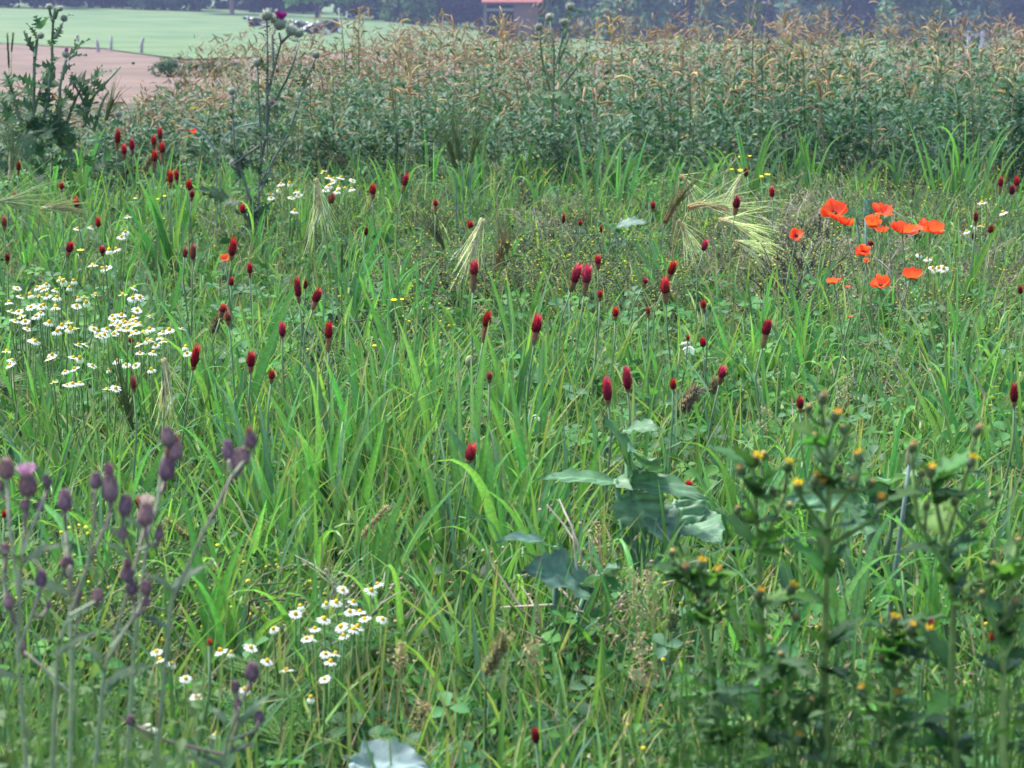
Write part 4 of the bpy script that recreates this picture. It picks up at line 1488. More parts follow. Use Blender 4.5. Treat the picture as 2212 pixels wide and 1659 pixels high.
ST = (.78, .76, .56)
barley(ZU('D', (1000, 1640), (1010, 1300), (1005, 900), (1000, 745)), ZU('D', (1000, 725), (1030, 790), (1022, 930)), 4.6, 'straw', 100, 'golden barley ear hanging down with long awns beside the large daisy clump', .2, (.66, .63, .4), (.1, .17, .15))
barley(ZU('D', (820, 1600), (815, 1350), (812, 1180)), ZU('D', (812, 1180), (790, 1070), (765, 970)), 4.7, 'green', 150, 'dark green barley ear standing upright left of the golden hanging ear', .22, (.14, .19, .07))
barley(ZU('A', (1930, 1560), (1935, 1350), (1935, 1150)), ZU('A', (1935, 1095), (1965, 1160), (1960, 1285)), 8.3, 'straw', 100, 'pale straw barley ear hanging beside the far white daisies', .22, ST, (.2, .22, .12))
barley(ZU('E', (930, 300), (935, 150), (935, 60)), ZU('B', (930, 1340), (890, 1430), (858, 1560)), 7.4, 'pale', 95, 'pale arched barley ear with combed awns above a red clover flower', .18, ST, (.3, .3, .2))
barley(ZU('E', (1000, 380), (1000, 300), (1000, 250)), ZU('E', (1000, 250), (1025, 170), (1040, 60)), 7.5, 'brown', 70, 'brownish green barley ear just right of the pale arched ear', .12, (.26, .2, .1))
barley(ZU('E', (1080, 120), (1070, 40), (1050, 0)), ZU('B', (1050, 1640), (1075, 1560), (1060, 1500)), 7.7, 'green', 60, 'olive green upright barley ear behind the brownish one', .15, (.2, .2, .09))
barley(ZU('C', (20, 1700), (40, 1500), (140, 1310)), ZU('C', (145, 1282), (240, 1235), (380, 1290)), 8.1, 'gold', 130, 'ripe golden barley ear lying sideways with awns fanned like rays', .3, ST, (.35, .28, .14), False)
barley(ZU('C', (0, 1560), (60, 1300), (95, 1110)), ZU('C', (95, 1080), (140, 1090), (160, 1210)), 8.2, 'gold', 60, 'ripe barley ear curling over at the top of the fanned clump', .25, ST, (.35, .28, .14), False)
barley(ZU('C', (470, 1500), (485, 1250), (480, 1080)), ZU('C', (478, 1072), (455, 1120), (436, 1200)), 8.3, 'straw', 60, 'pale barley ear pointing straight down behind the fanned clump', .12, ST, (.35, .3, .18), False)
barley(ZU('C', (250, 1600), (290, 1450), (330, 1370)), ZU('C', (335, 1352), (430, 1360), (510, 1440)), 7.9, 'straw', 110, 'straw barley ear arching low toward the grey twigs', .26, ST, (.35, .3, .18), False)
barley(ZU('C', (20, 1620), (50, 1450), (85, 1360)), ZU('C', (85, 1350), (125, 1390), (150, 1480)), 7.9, 'gold', 70, 'golden barley ear drooping at the foot of the fanned clump', .25, ST, (.35, .28, .14), False)
barley(ZU('C', (380, 1600), (400, 1530), (430, 1490)), ZU('C', (432, 1480), (480, 1485), (520, 1515)), 7.7, 'gold', 80, 'short ripe barley ear low under the fanned clump', .25, ST, (.35, .28, .14), False)
barley(ZU('B', (2010, 1640), (2010, 1500), (2040, 1380)), ZU('B', (2045, 1370), (2080, 1290), (2150, 1190)), 8.0, 'brown', 90, 'dark olive barley ear slanting up beside the fanned clump', .18, (.2, .22, .1))
barley(ZU('B', (810, 1400), (805, 1200), (800, 1000)), ZU('B', (785, 990), (775, 930), (765, 860)), 9.3, 'green', 95, 'green barley standing upright before the bean patch with feathery awns', .32, (.13, .2, .08), (.1, .17, .14))
barley(ZU('B', (770, 1400), (765, 1200), (760, 1040)), ZU('B', (758, 1030), (735, 950), (720, 880)), 9.4, 'green', 95, 'green barley ear leaning left out of the upright feathery clump', .3, (.13, .2, .08), (.1, .17, .14))
barley(ZU('B', (840, 1400), (850, 1200), (850, 1010)), ZU('B', (850, 1000), (870, 930), (885, 860)), 9.4, 'green', 95, 'green barley ear leaning right out of the upright feathery clump', .3, (.14, .2, .08), (.1, .17, .14))
barley(ZU('B', (700, 1640), (695, 1580), (690, 1530)), ZU('B', (690, 1530), (670, 1480), (640, 1430)), 7.8, 'green', 90, 'small green barley ear between the two pale arched ears', .22, (.17, .2, .08))
barley(ZU('D', (1310, 1700), (1300, 1600), (1240, 1520)), ZU('D', (1240, 1505), (1265, 1540), (1290, 1620)), 4.4, 'pale', 90, 'pale barley ear drooping in front of the purple thistle stems', .18, (.3, .34, .18))
barley(ZU('A', (-60, 1500), (-40, 1380), (-20, 1240)), ZU('A', (-20, 1235), (20, 1230), (60, 1240)), 7.6, 'pale', 150, 'pale feathery barley with awns spreading in from the left edge', .42, (.3, .34, .2))
barley(ZU('A', (40, 1350), (45, 1250), (60, 1120)), ZU('A', (62, 1110), (66, 1030), (68, 950)), 9.0, 'pale', 100, 'upright pale green barley ear under the leafy thistle', .14, (.24, .3, .14))
barley(ZU('A', (200, 1420), (230, 1320), (245, 1290)), ZU('A', (245, 1285), (310, 1265), (395, 1278)), 7.7, 'pale', 60, 'arched pale barley ear left of a red clover flower', .2, (.36, .34, .2))
barley(ZU('D', (-80, 1150), (-70, 1000), (-50, 900)), ZU('D', (-50, 890), (-10, 880), (20, 905)), 5.4, 'pale', 130, 'feathery barley awns sweeping in under the large daisy clump', .4, (.3, .33, .2))
barley(ZU('A', (620, 900), (640, 800), (650, 740)), ZU('A', (650, 740), (665, 690), (690, 620)), 10.8, 'green', 60, 'fuzzy green barley ear far back between the two tall thistles', .25, (.14, .2, .09))


# ------------------------------------------------------------------ grass flower spikes
def spike(r, base, mid, tip, ztip, d, wpx, tone, label, fuzzy=True):
    """spike from tip.. base of ear down a stem"""
    a, b, c = P(*Uc(r, *base), d), P(*Uc(r, *mid), d), P(*Uc(r, *tip), d)
    root = a.copy()
    root[2] = 0
    t = thing('grass_spike', root, 'grass spike', label, 'fuzzy grass flower spikes')
    m = MB()
    m.tube(bez((0, 0, 0), (a - root) * .5 + (b - root) * .5, b - root, 6), np.linspace(.002, .0013, 6), 4, (.1, .16, .06))
    m.build('stem', M_STEM, t)
    m = MB()
    e = np.linspace(b - root, c - root, 9)
    w_ = px(wpx * ZS, d) / 2
    m.tube(e, w_ * np.array([.3, .7, .8, .8, .75, .7, .6, .45, .1]), 6, np.array(tone) * .7)
    n = 220
    s = RNG.random(n)
    ax = nz(c - b)
    o = frames(np.repeat(ax[None], n, 0), RNG.uniform(0, 6.28, n))
    pos = (b - root) + (c - b) * s[:, None] + o[:, :, 0] * w_ * .5
    dr = o[:, :, 0] + ax * RNG.uniform(.4, 1.3, (n, 1))
    R = frames(dr, RNG.uniform(0, 6.28, n))
    R = np.stack([R[:, :, 2], R[:, :, 0], R[:, :, 1]], 2)
    m.stamp(SEED, pos, R, np.full(n, w_ * 1.2), np.array(tone) * RNG.uniform(.6, 1.5, (n, 1)))
    m.build('flower_spike', M_DRY, t)


spike('D', (1300, 700), (1300, 570), (1350, 470), 0, 6.3, 50, (.22, .19, .11), 'dusty brown grass spike leaning beside a red clover flower')
spike('I', (940, 1600), (945, 1090), (1070, 830), 0, 2.9, 85, (.24, .21, .13), 'thick fuzzy grey-brown grass spike in the near grass')
spike('G', (90, 1350), (110, 1050), (205, 905), 0, 4.9, 70, (.2, .16, .13), 'grey-brown fuzzy spike bending beside a clover flower')
spike('I', (150, 380), (180, 240), (350, 40), 0, 3.7, 40, (.36, .29, .2), 'straw-coloured slim grass spike above the near daisies')
spike('A', (870, 1150), (880, 1060), (930, 960), 0, 9.8, 34, (.2, .19, .11), 'grey-green grass spike beside a brown-based clover flower')
spike('E', (60, 500), (58, 200), (62, 0), 0, 6.4, 22, (.1, .17, .07), 'slim green timothy spike rising left of the middle grass')
spike('H', (1250, 330), (1180, 260), (1010, 130), 0, 3.8, 40, (.33, .27, .16), 'tan bent grass spike behind the purple thistle buds')
spike('G', (300, 1100), (290, 950), (320, 850), 0, 5.0, 48, (.24, .18, .14), 'pinkish grey spent clover spike under a bright clover flower')
spike('J', (40, 1000), (40, 820), (60, 690), 0, 3.2, 60, (.2, .24, .14), 'grey-green furry spike left of the yellow-budded weed')

spike('A', (60, 700), (55, 420), (45, 200), 0, 11.4, 14, (.1, .13, .08), 'slim upright green ear beside the leafy thistle against the bare field')
spike('A', (60, 690), (70, 320), (82, 200), 0, 11.5, 12, (.1, .13, .08), 'second slim green ear rising beside the first one against the bare field')

# dry tan panicles
for (r, zx, zt, zb, d, lb) in [('I', 1640, 190, 620, 3.6, 'tan dry grass panicle beside the dark cabbage leaf'), ('I', 1850, 450, 900, 3.3, 'large tan dry panicle below the cabbage leaves'), ('I', 1960, 480, 1000, 3.2, 'tan dry panicle close to the yellow-budded weed'),
                               ('I', 1230, 850, 1200, 3.0, 'rusty tan dry panicle right of the thick fuzzy spike'), ('I', 1900, 850, 1300, 2.9, 'reddish tan dry panicle low by the yellow-budded weed'),
                               ('G', 1120, 850, 1150, 5.0, 'pale dry panicle above the yellow-budded weed'), ('G', 620, 1020, 1250, 4.7, 'whitish dry panicle right of the tall green blade'), ('I', 420, 900, 1150, 3.1, 'thin tan panicle below the near daisies'),
                               ('I', 560, 1250, 1500, 2.8, 'small tan panicle near the pale cabbage leaf'), ('B', 1000, 1020, 1250, 8.8, 'beige dry panicle right of the upright green barley')]:
    x, yt = Uc(r, zx, zt)
    p = P(x, yt, d)
    h = px((zb - zt) * ZS, d)
    t = thing('dry_panicle', (p[0], p[1], 0), 'dry grass', lb, 'tan dry grass panicles')
    m = MB()
    m.tube([(.02, 0, 0), (.01, 0, p[2] * .6), (0, 0, p[2])], [.0016, .0013, .0006], 4, (.38, .28, .17))
    m.build('stem', M_DRY, t)
    m = MB()
    for k in range(26):
        f = random.random()
        z = p[2] - h * .8 * f
        a = random.uniform(0, 6.28)
        l_ = h * (.1 + .22 * f)
        q1 = np.array([math.cos(a) * l_ * .7, math.sin(a) * l_ * .7, z + l_ * .6])
        m.tube([(0, 0, z), q1], [.0007, .0005], 3, (.4, .3, .19), cap=False)
        n = 3
        pos = q1 + RNG.normal(size=(n, 3)) * l_ * .22
        m.stamp(SEED, pos, frames(RNG.normal(size=(n, 3)), RNG.uniform(0, 6, n)), RNG.uniform(.005, .009, n), np.array((.46, .36, .24)) * RNG.uniform(.7, 1.3, (n, 1)))
    m.build('panicle', M_DRY, t)['kind'] = 'stuff'


# ------------------------------------------------------------------ wiry weeds
def wiry(seed, tone, dot, n=20, dots=3, spread=.5):
    rg = np.random.default_rng(seed)
    m, dm = MB(), MB()
    dt = MB()
    dt.lathe([(.001, -1), (.8, -.3), (.8, .3), (.001, 1)], 5, (1, 1, 1))
    dtp = dt.merged()

    def grow(p, dr, L, r, lev):
        q = p + dr * L * .5 + rg.normal(size=3) * L * .05
        e = p + dr * L + rg.normal(size=3) * L * .1
        m.tube([p, q, e], [r, r * .85, r * .6], 3, np.array(tone) * rg.uniform(.7, 1.3), cap=False)
        if lev == 0:
            k = dots
            pos = e + rg.normal(size=(k, 3)) * L * .18
            dm.stamp(dtp, pos, frames(rg.normal(size=(k, 3))), rg.uniform(.002, .004, k), np.array(dot)[rg.integers(0, len(dot), k)] * rg.uniform(.7, 1.2, (k, 1)))
            return
        for j in range(4 if lev == 2 else 3):
            f = rg.uniform(.35, 1)
            nd = nz(dr + rg.normal(size=3) * spread)
            grow(p + (e - p) * f, nd, L * rg.uniform(.45, .7), r * .7, lev - 1)
    for j in range(4):
        grow(np.array([rg.uniform(-.02, .02), rg.uniform(-.02, .02), 0]), nz(np.array([rg.normal() * .3, rg.normal() * .3, 1])), rg.uniform(.13, .18), .0032, 2)
    return m.mesh('twigs', M_DRY), dm.mesh('seed_pods', M_YEL)


YD = [(.62, .55, .06), (.24, .3, .07), (.16, .22, .07), (.14, .18, .08)]
W_G = [wiry(k, (.2, .23, .14), YD) for k in range(4)]
W_D = [wiry(k + 10, (.1, .095, .09), YD, dots=2, spread=.65) for k in range(3)]
W_T = [wiry(k + 20, (.42, .38, .32), [(.36, .3, .2), (.25, .22, .14)], dots=2, spread=.7) for k in range(3)]


def weed(x, y, h, fam, desc, sc=None, lab=None):
    p = PZ(x, y, .02)
    t = thing('wiry_weed', p * np.array([1, 1, 0]), 'wiry weed', lab, 'wiry seeding weeds in the meadow', desc, (x, y - h * .5 * F / p[1]))
    a, b = random.choice(fam)
    s_ = h / .3
    R = Rz(random.uniform(0, 6.28))
    link('twigs', a, t, (0, 0, 0), R, (s_ * 1.15, s_ * 1.15, s_))
    o = link('seed_pods', b, t, (0, 0, 0), R, (s_ * 1.15, s_ * 1.15, s_))
    o['kind'] = 'stuff'


for (x, y, h, lb) in [(800, 900, .38, 'dark wiry bush left of the middle grass blades'), (850, 860, .3, 'second dark wiry weed behind the middle grass blades'), (740, 880, .28, 'dark wiry weed beside the slim timothy spike'), (560, 500, .2, 'grey wiry weed at the foot of the purple thistle')]:
    weed(x, y, h, W_D, None, lab=lb)
for (x, y, h, lb) in [(1720, 730, .42, 'tall grey twiggy weed in front of the red poppies'), (1790, 760, .4, 'pale grey twiggy weed below the red poppies'), (1690, 640, .35, 'grey twiggy weed between barley fan and poppies'), (1850, 700, .3, 'low pale twiggy weed beside the lower poppies'), (1760, 640, .45, 'tall dry twiggy weed overlapping the largest poppy'), (1700, 690, .4, 'bare grey twiggy weed at the near edge of the twiggy patch'), (1775, 700, .38, 'dense grey twiggy weed under the poppy seen through twigs'), (1740, 780, .36, 'low grey twiggy weed closest to the viewer in the twiggy patch')]:
    weed(x, y, h, W_D if 'grey' in lb and 'pale' not in lb else W_T, None, lab=lb)
for (x0, x1, y0, y1, n, fam) in [(850, 1500, 500, 780, 60, W_G), (1500, 2200, 430, 700, 70, W_G), (1620, 1900, 500, 760, 26, W_T), (1640, 1860, 520, 760, 12, W_D), (720, 900, 740, 920, 10, W_D), (1560, 1960, 520, 780, 24, W_T), (1500, 2212, 420, 560, 14, W_T), (850, 1300, 480, 700, 14, W_D), (700, 900, 740, 900, 7, W_D), (1560, 1760, 460, 600, 6, W_D), (1150, 1700, 480, 680, 12, W_T), (1900, 2212, 620, 900, 16, W_G), (60, 420, 1400, 1640, 16, W_G), (400, 900, 440, 620, 16, W_G), (900, 1400, 620, 800, 8, W_D), (1880, 2200, 430, 520, 6, W_D), (1900, 2212, 700, 1000, 8, W_T), (300, 1300, 1540, 1650, 4, W_T), (1000, 1200, 500, 700, 4, W_D)]:
    for k in range(n):
        weed(random.uniform(x0, x1), random.uniform(y0, y1), random.uniform(.22, .36), fam, {id(W_G): 'yellow-dotted wiry green weed', id(W_D): 'dark wiry weed', id(W_T): 'pale dry twiggy weed'}[id(fam)])


# ------------------------------------------------------------------ thistles
def spiny_leaf(m, a, b, wid, up, col, n=6, depth=.76, wave=.0):
    """spiny lobed leaf from point a to b"""
    a, b, up = np.asarray(a, float), np.asarray(b, float), np.asarray(up, float)
    ax = b - a
    L = np.linalg.norm(ax)
    ax = ax / L
    sd = nz(np.cross(up, ax))
    nm = np.cross(ax, sd)
    mid = []
    for i in range(n * 2 + 1):
        s = i / (n * 2)
        mid.append(a + ax * L * s + nm * (math.sin(s * math.pi) * .12 * L + wave * math.sin(s * 9) * L))
    V, T, Q, C = [], [], [], []
    for i, p_ in enumerate(mid):
        s = i / (n * 2)
        w_ = wid * .5 * (math.sin(min(1, s * 1.15 + .12) * math.pi)) ** .7 if s < .85 else wid * .2 * (1 - s) / .15
        w_ = max(w_, wid * .02)
        lob = 1.0 if i % 2 else 1 - depth
        fwd = ax * L / n * .35 * (1 if i % 2 else 0)
        twl = nm * w_ * (.35 if i % 2 else .1) * (1 if i % 4 == 1 else .2)
        V += [p_ - sd * w_ * lob + fwd + twl, p_, p_ + sd * w_ * lob + fwd + twl]
        C += [np.array(col) * .95, np.array(col) * 1.3, np.array(col) * .95]
    for i in range(n * 2):
        k = i * 3
        Q += [[k, k + 3, k + 4, k + 1], [k + 1, k + 4, k + 5, k + 2]]
    m.add(np.array(V), Q, None, np.array(C))


def thistle_head(seed, col=(.2, .24, .17), spines=90, scol=(.42, .43, .34), oval=1.0, slen=.5):
    rg = np.random.default_rng(seed)
    m = MB()
    zz = [-1, -.85, -.5, 0, .5, .8, .95]
    m.lathe([(max(.15, math.sqrt(max(0, 1 - z * z))) * .86, z * oval * .86) for z in zz], 10, cols=[np.array(col) * (.9 + .2 * z) for z in zz])
    sp_ = MB()
    sp_.add([[-.09, 0, 0], [.09, 0, 0], [0, .09, .1], [0, 0, 1]], None, [[0, 1, 3], [1, 2, 3], [2, 0, 3]])
    d = rg.normal(size=(spines, 3))
    d /= np.linalg.norm(d, axis=1, keepdims=True)
    d = d[d[:, 2] > -.85]
    n = len(d)
    m.stamp(sp_.merged(), d * np.array([.8, .8, .8 * oval]), frames(d + np.array([0, 0, .35]) + rg.normal(size=(n, 3)) * .12, rg.uniform(0, 6, n)), rg.uniform(.75, 1.25, n) * slen, np.array(scol) * rg.uniform(.6, 1.2, (n, 1)))
    return m.mesh('bud', M_STEM)


def floret_tuft(seed, col, n=70, spread=.5):
    rg = np.random.default_rng(seed)
    m = MB()
    for k in range(n):
        a = rg.uniform(0, 6.28)
        r = math.sqrt(rg.random())
        p0 = np.array([math.cos(a) * r * .5, math.sin(a) * r * .5, 0])
        p1 = np.array([math.cos(a) * r * (.5 + spread), math.sin(a) * r * (.5 + spread), 1 - .35 * r * r + rg.uniform(-.1, .1)])
        m.tube([p0, (p0 + p1) / 2 + np.array([0, 0, .08]), p1], [.05, .05, .03], 3, np.array(col) * rg.uniform(.75, 1.25))
    return m.mesh('floret_tuft', M_PURP)


TH = [thistle_head(k, spines=170) for k in range(3)]
TUFT_M = floret_tuft(1, (.5, .03, .42), 90)
TUFT_P = floret_tuft(2, (.55, .22, .4), 50, .2)


def thistle(root_uv, d, label, stems, heads, leaves, scol=(.12, .17, .11), lcol=(.055, .11, .05), srad=3.5, lw=1.0, cat='thistle'):
    root = P(root_uv[0], root_uv[1], d)
    root[2] = 0
    t = thing('spear_thistle', root, cat, label, 'spear thistles')
    for st in stems:
        q = [P(x, y, d + random.uniform(-.05, .05)) - root for x, y in st]
        m = MB()
        k = len(q)
        m.tube(q, np.linspace(px(srad, d), px(srad * .55, d), k), 6, scol)
        for i in range(k - 1):      # spiny wings along the stem
            nseg = max(2, int(np.linalg.norm(q[i + 1] - q[i]) / px(9, d)))
            for j in range(nseg):
                f = (j + random.random() * .5) / nseg
                c = q[i] * (1 - f) + q[i + 1] * f
                a = random.uniform(0, 6.28)
                o = np.array([math.cos(a), math.sin(a) * .8, .35]) * px(random.uniform(5, 10), d)
                up = nz(q[i + 1] - q[i]) * px(3, d)
                m.add([c - up, c + up, c + o], None, [[0, 1, 2]], None, np.array(lcol) * 1.2)
        m.build('stem', M_STEM, t)
    for h in heads:
        x, y, r = h[:3]
        c = P(x, y, d - .02) - root
        tl = Rx(random.uniform(-.1, .3)) @ Ry(random.uniform(-.3, .3) if len(h) < 5 else h[4])
        o = link('bud', random.choice(TH), t, c, tl @ Rz(random.uniform(0, 6)), px(r, d))
        if len(h) > 3 and h[3]:
            link('floret_tuft', TUFT_M if h[3] == 1 else TUFT_P, o, (0, 0, .75), None, (1.0, 1.0, 1.15) if h[3] == 1 else (.8, .8, 1.0))
    for (x0, y0, x1, y1, w_) in leaves:
        a = P(x0, y0, d) - root
        b = P(x1, y1, d + random.uniform(-.12, .08)) - root
        m = MB()
        spiny_leaf(m, a, b, px(w_ * lw * 1.35, d), (random.uniform(-.3, .3), random.uniform(-1, -.3), random.uniform(.3, .9)), np.array(lcol) * random.uniform(.8, 1.3), n=random.choice([4, 5, 6]))
        m.build('leaf', M_LEAF, t)
    return t


def zz(r, s_, k=2):
    out = []
    for e in s_.split(';'):
        v = [float(q) for q in e.split()]
        out.append(v)
    return out


def upts(r, s_):
    return [Uc(r, *v[:2]) for v in zz(r, s_)]


A = 'A'
stems = [upts(A, '1575 1440;1590 1200;1605 900;1590 620;1583 410'), upts(A, '1600 1180;1680 980;1770 830;1830 650;1870 520;1940 355'), upts(A, '1600 1000;1640 820;1640 600;1690 400;1727 265;1715 200'), upts(A, '1727 265;1760 230;1788 210'),
         upts(A, '1690 620;1760 490;1800 400;1842 240'), upts(A, '1640 700;1645 420;1640 140'), upts(A, '1550 1260;1490 1080;1440 900;1425 590'), upts(A, '1680 420;1672 220;1690 170'), upts(A, '1480 1060;1440 1025'), upts(A, '1640 780;1650 700;1660 655'), upts(A, '1590 900;1500 960;1440 1010')]
heads = [(*Uc(A, 1640, 95), 13.5), (*Uc(A, 1718, 148), 15, 1, .12), (*Uc(A, 1690, 120), 11), (*Uc(A, 1790, 188), 13), (*Uc(A, 1838, 203), 11), (*Uc(A, 1582, 385), 10.5), (*Uc(A, 1425, 560), 9.5), (*Uc(A, 1942, 338), 9), (*Uc(A, 1648, 645), 9, 2, 1.1), (*Uc(A, 1440, 1015), 10), (*Uc(A, 1430, 1000), 7), (*Uc(A, 1640, 850), 6)]
lv = []
for v in zz(A, '1600 690 1800 680 34;1780 675 1935 712 24;1650 700 1600 760 30;1410 1215 1150 1165 40;1380 1230 1240 1190 40;1600 1130 1720 1080 50;1560 1400 1440 1300 60;1580 1420 1700 1340 60;1560 1440 1400 1430 60;1600 820 1480 850 50;1640 860 1560 800 40;'
            '1780 830 1820 740 34;1640 440 1600 330 24;1840 260 1760 245 14;1850 250 1950 260 14;1860 560 1960 500 20;1600 1050 1690 1100 40;1560 1300 1500 1180 46;1460 1010 1560 930 30;1430 650 1500 560 22;1590 1330 1690 1230 50;1575 1430 1640 1500 60;1540 1380 1620 1260 60;1480 1250 1340 1270 50;1590 560 1530 480 20;1880 520 1840 440 20'):
    lv.append((*Uc(A, v[0], v[1]), *Uc(A, v[2], v[3]), v[4] * ZS * 1.5))
for k in range(40):
    x0, y0 = random.choice([(1590, 500), (1640, 560), (1850, 480), (1430, 720), (1700, 480)])
    y0 += random.uniform(-130, 130)
    a = random.uniform(-.4, 3.5)
    l_ = random.uniform(35, 75)
    lv.append((*Uc(A, x0, y0), *Uc(A, x0 + math.cos(a) * l_, y0 - math.sin(a) * l_ * .8), random.uniform(6, 12)))
for k in range(44):
    x0, y0 = random.choice([(1590, 1250), (1600, 1100), (1480, 1050), (1600, 900), (1570, 1380), (1440, 1000), (1580, 1400), (1640, 760)])
    y0 += random.uniform(-80, 60)
    a = random.uniform(-.6, 3.7)
    l_ = random.uniform(70, 150)
    lv.append((*Uc(A, x0, y0), *Uc(A, x0 + math.cos(a) * l_, y0 - math.sin(a) * l_ * .8), random.uniform(14, 24)))
thistle(Uc(A, 1570, 1470), 9.2, 'tall spear thistle with one open magenta flower and round spiny buds', stems, heads, lv, (.14, .17, .13), (.06, .1, .06))


def U6(x, y):
    return x * 0.15626, y * 0.15626


def u6(s_):
    return [U6(*v) for v in zz('', s_)]


stems = [u6('760 110;735 300;720 600;720 900;680 1200;600 1700'), u6('330 430;400 620;480 730;470 1100;460 1750'), u6('880 900;830 1200;820 1700'), u6('1660 925;1450 1160;1300 1320;1220 1520;1150 1750'), u6('1220 1550;1120 1330;1000 1120'), u6('735 300;700 200;680 110'), u6('500 560;520 480;480 800'), u6('880 260;830 400;760 520'), u6('920 780;900 900;860 1100'), u6('760 250;800 130;830 100'), u6('60 980;150 1200;300 1750'), u6('1180 1130;1050 1350;900 1750'), u6('1500 1250;1400 1450;1300 1800'), u6('640 1000;560 1250;420 1700')]
stems = [s_[::-1] if s_[0][1] < s_[-1][1] else s_ for s_ in stems]
heads = [(*U6(680, 95), 7.5), (*U6(885, 255), 8), (*U6(560, 495), 8), (*U6(912, 755), 8.5, 2, .2), (*U6(830, 120), 7), (*U6(1640, 1580), 8), (*U6(1840, 870), 4)]
lv = []
for v in zz('', '770 940 490 915 110;760 1090 560 1000 160;830 1180 370 1280 150;880 1010 1040 890 130;960 760 1255 540 60;930 840 1210 775 90;960 1150 1320 1170 200;1250 1120 1550 985 150;470 1170 170 1040 120;560 400 480 220 120;600 350 700 230 80;740 540 870 370 80;1060 720 1080 490 50;480 720 330 420 70;'
               '520 540 360 320 50;900 260 1020 220 40;720 620 800 560 50;720 640 660 560 40;700 860 860 800 60;1220 1480 1000 1050 120;1300 1310 1100 1200 120;1000 1150 1000 1000 60;1330 1080 1420 900 70;760 1300 560 1430 160;640 1500 650 1200 140;460 1500 200 1430 160;480 1600 330 1700 160;820 1500 940 1350 140;700 1700 500 1900 200;'
               '830 1700 1000 1900 200;1150 1700 1350 1620 120;480 1300 230 1230 130;150 1200 60 1020 140;60 1500 180 1700 160;880 1250 1010 1330 130;600 1700 760 1980 220;450 1700 260 1950 220;900 1700 700 2050 220;1180 1600 1010 1480 130;60 1300 250 1420 160;300 1800 420 2150 240;1000 1850 840 2150 220'):
    lv.append((*U6(v[0], v[1]), *U6(v[2], v[3]), v[4] * .15626 * 1.5))
for k in range(62):
    x0, y0 = random.choice([(1180, 1200), (1480, 1350), (120, 1150), (250, 1450), (1050, 1400), (640, 1300), (470, 1350), (820, 1450), (1230, 1550), (600, 1700), (820, 1800), (480, 1800), (100, 1500)])
    x0, y0 = x0 + random.uniform(-60, 60), y0 + random.uniform(-150, 900)
    a = random.uniform(-.5, 3.6)
    l_ = random.uniform(180, 360)
    lv.append((*U6(x0, y0), *U6(x0 + math.cos(a) * l_, y0 - math.sin(a) * l_ * .7), random.uniform(17, 28)))
thistle((95, 420), 10.2, 'dark leafy spear thistle with spiny lobed leaves in front of the bare field', stems, heads, lv, (.12, .17, .1), (.04, .095, .04), 4.2, 1.0)

B_ = 'B'
stems = [upts(B_, '1350 760;1362 560;1365 320;1340 130'), upts(B_, '1370 420;1405 290;1425 165'), upts(B_, '1395 300;1440 180;1462 75'), upts(B_, '1340 560;1300 420;1285 320;1273 195'), upts(B_, '1390 390;1440 270;1455 205'), upts(B_, '1390 560;1500 420;1560 340')]
heads = [(*Uc(B_, 1465, 42), 9.5), (*Uc(B_, 1340, 105), 9), (*Uc(B_, 1425, 138), 9), (*Uc(B_, 1272, 168), 9), (*Uc(B_, 1457, 182), 6), (*Uc(B_, 1560, 330), 6)]
lv = []
for v in zz(B_, '1350 150 1220 110 16;1430 150 1530 100 14;1470 60 1560 90 14;1370 330 1270 300 30;1400 310 1480 280 30;1290 330 1250 260 20;1385 440 1480 420 40;1360 480 1280 470 40;1500 420 1600 330 30;1360 560 1480 640 60;1340 600 1230 640 60;1440 110 1480 60 14;1280 230 1330 210 14;1360 620 1560 700 60;1350 660 1180 600 60;1440 420 1400 370 30'):
    lv.append((*Uc(B_, v[0], v[1]), *Uc(B_, v[2], v[3]), v[4] * ZS * 1.4))
thistle(Uc(B_, 1350, 900), 12.0, 'small spear thistle with silvery round buds rising over the brown bean tops', stems, heads, lv, (.13, .19, .1), (.06, .13, .055), 3.2)


# vetch with paired grey leaflets
def vetch(pts, d, n, sz, label):
    q = [P(x, y, d) for x, y in pts]
    root = P(pts[0][0], pts[0][1] + 120, d)
    root[2] = 0
    t = thing('vetch', root, 'vetch', label, 'grey-leaved vetch sprays')
    c = bez(q[0] - root, q[1] - root, q[2] - root, n)
    m = MB()
    m.tube(np.concatenate([[[0, 0, 0]], c]), .0022, 4, (.14, .2, .14))
    m.build('stem', M_STEM, t)
    tp = tpl_leaf(3, .1, .1, .75, (.17, .24, .19), peak=.55)
    mm_ = MB()
    mm_.add(tp[0], tp[1], None, tp[3])
    me = mm_.mesh('leaflet', M_WAX)
    tn = np.gradient(c, axis=0)
    for i in range(1, n):
        for s_ in (-1, 1):
            dr = nz(nz(tn[i]) * .5 + s_ * np.array([0, -.6, .0]) + np.array([0, 0, s_ * .7]))
            R = frames(np.array([[s_ * .2, -1, .5]]))[0]
            x_ = nz(dr - R[:, 2] * (dr @ R[:, 2]))
            R = np.stack([x_, np.cross(R[:, 2], x_), R[:, 2]], 1)
            link('leaflet', me, t, c[i], R, px(sz, d))


vetch([Uc(A, 1330, 960), Uc(A, 1310, 840), Uc(A, 1160, 755)], 9.6, 8, 13, 'grey-green vetch spray curving toward the small far poppy')
vetch([Uc(A, 1350, 900), Uc(A, 1390, 770), Uc(A, 1615, 752)], 9.7, 10, 12, 'grey-green vetch spray arching toward the purple thistle stem')


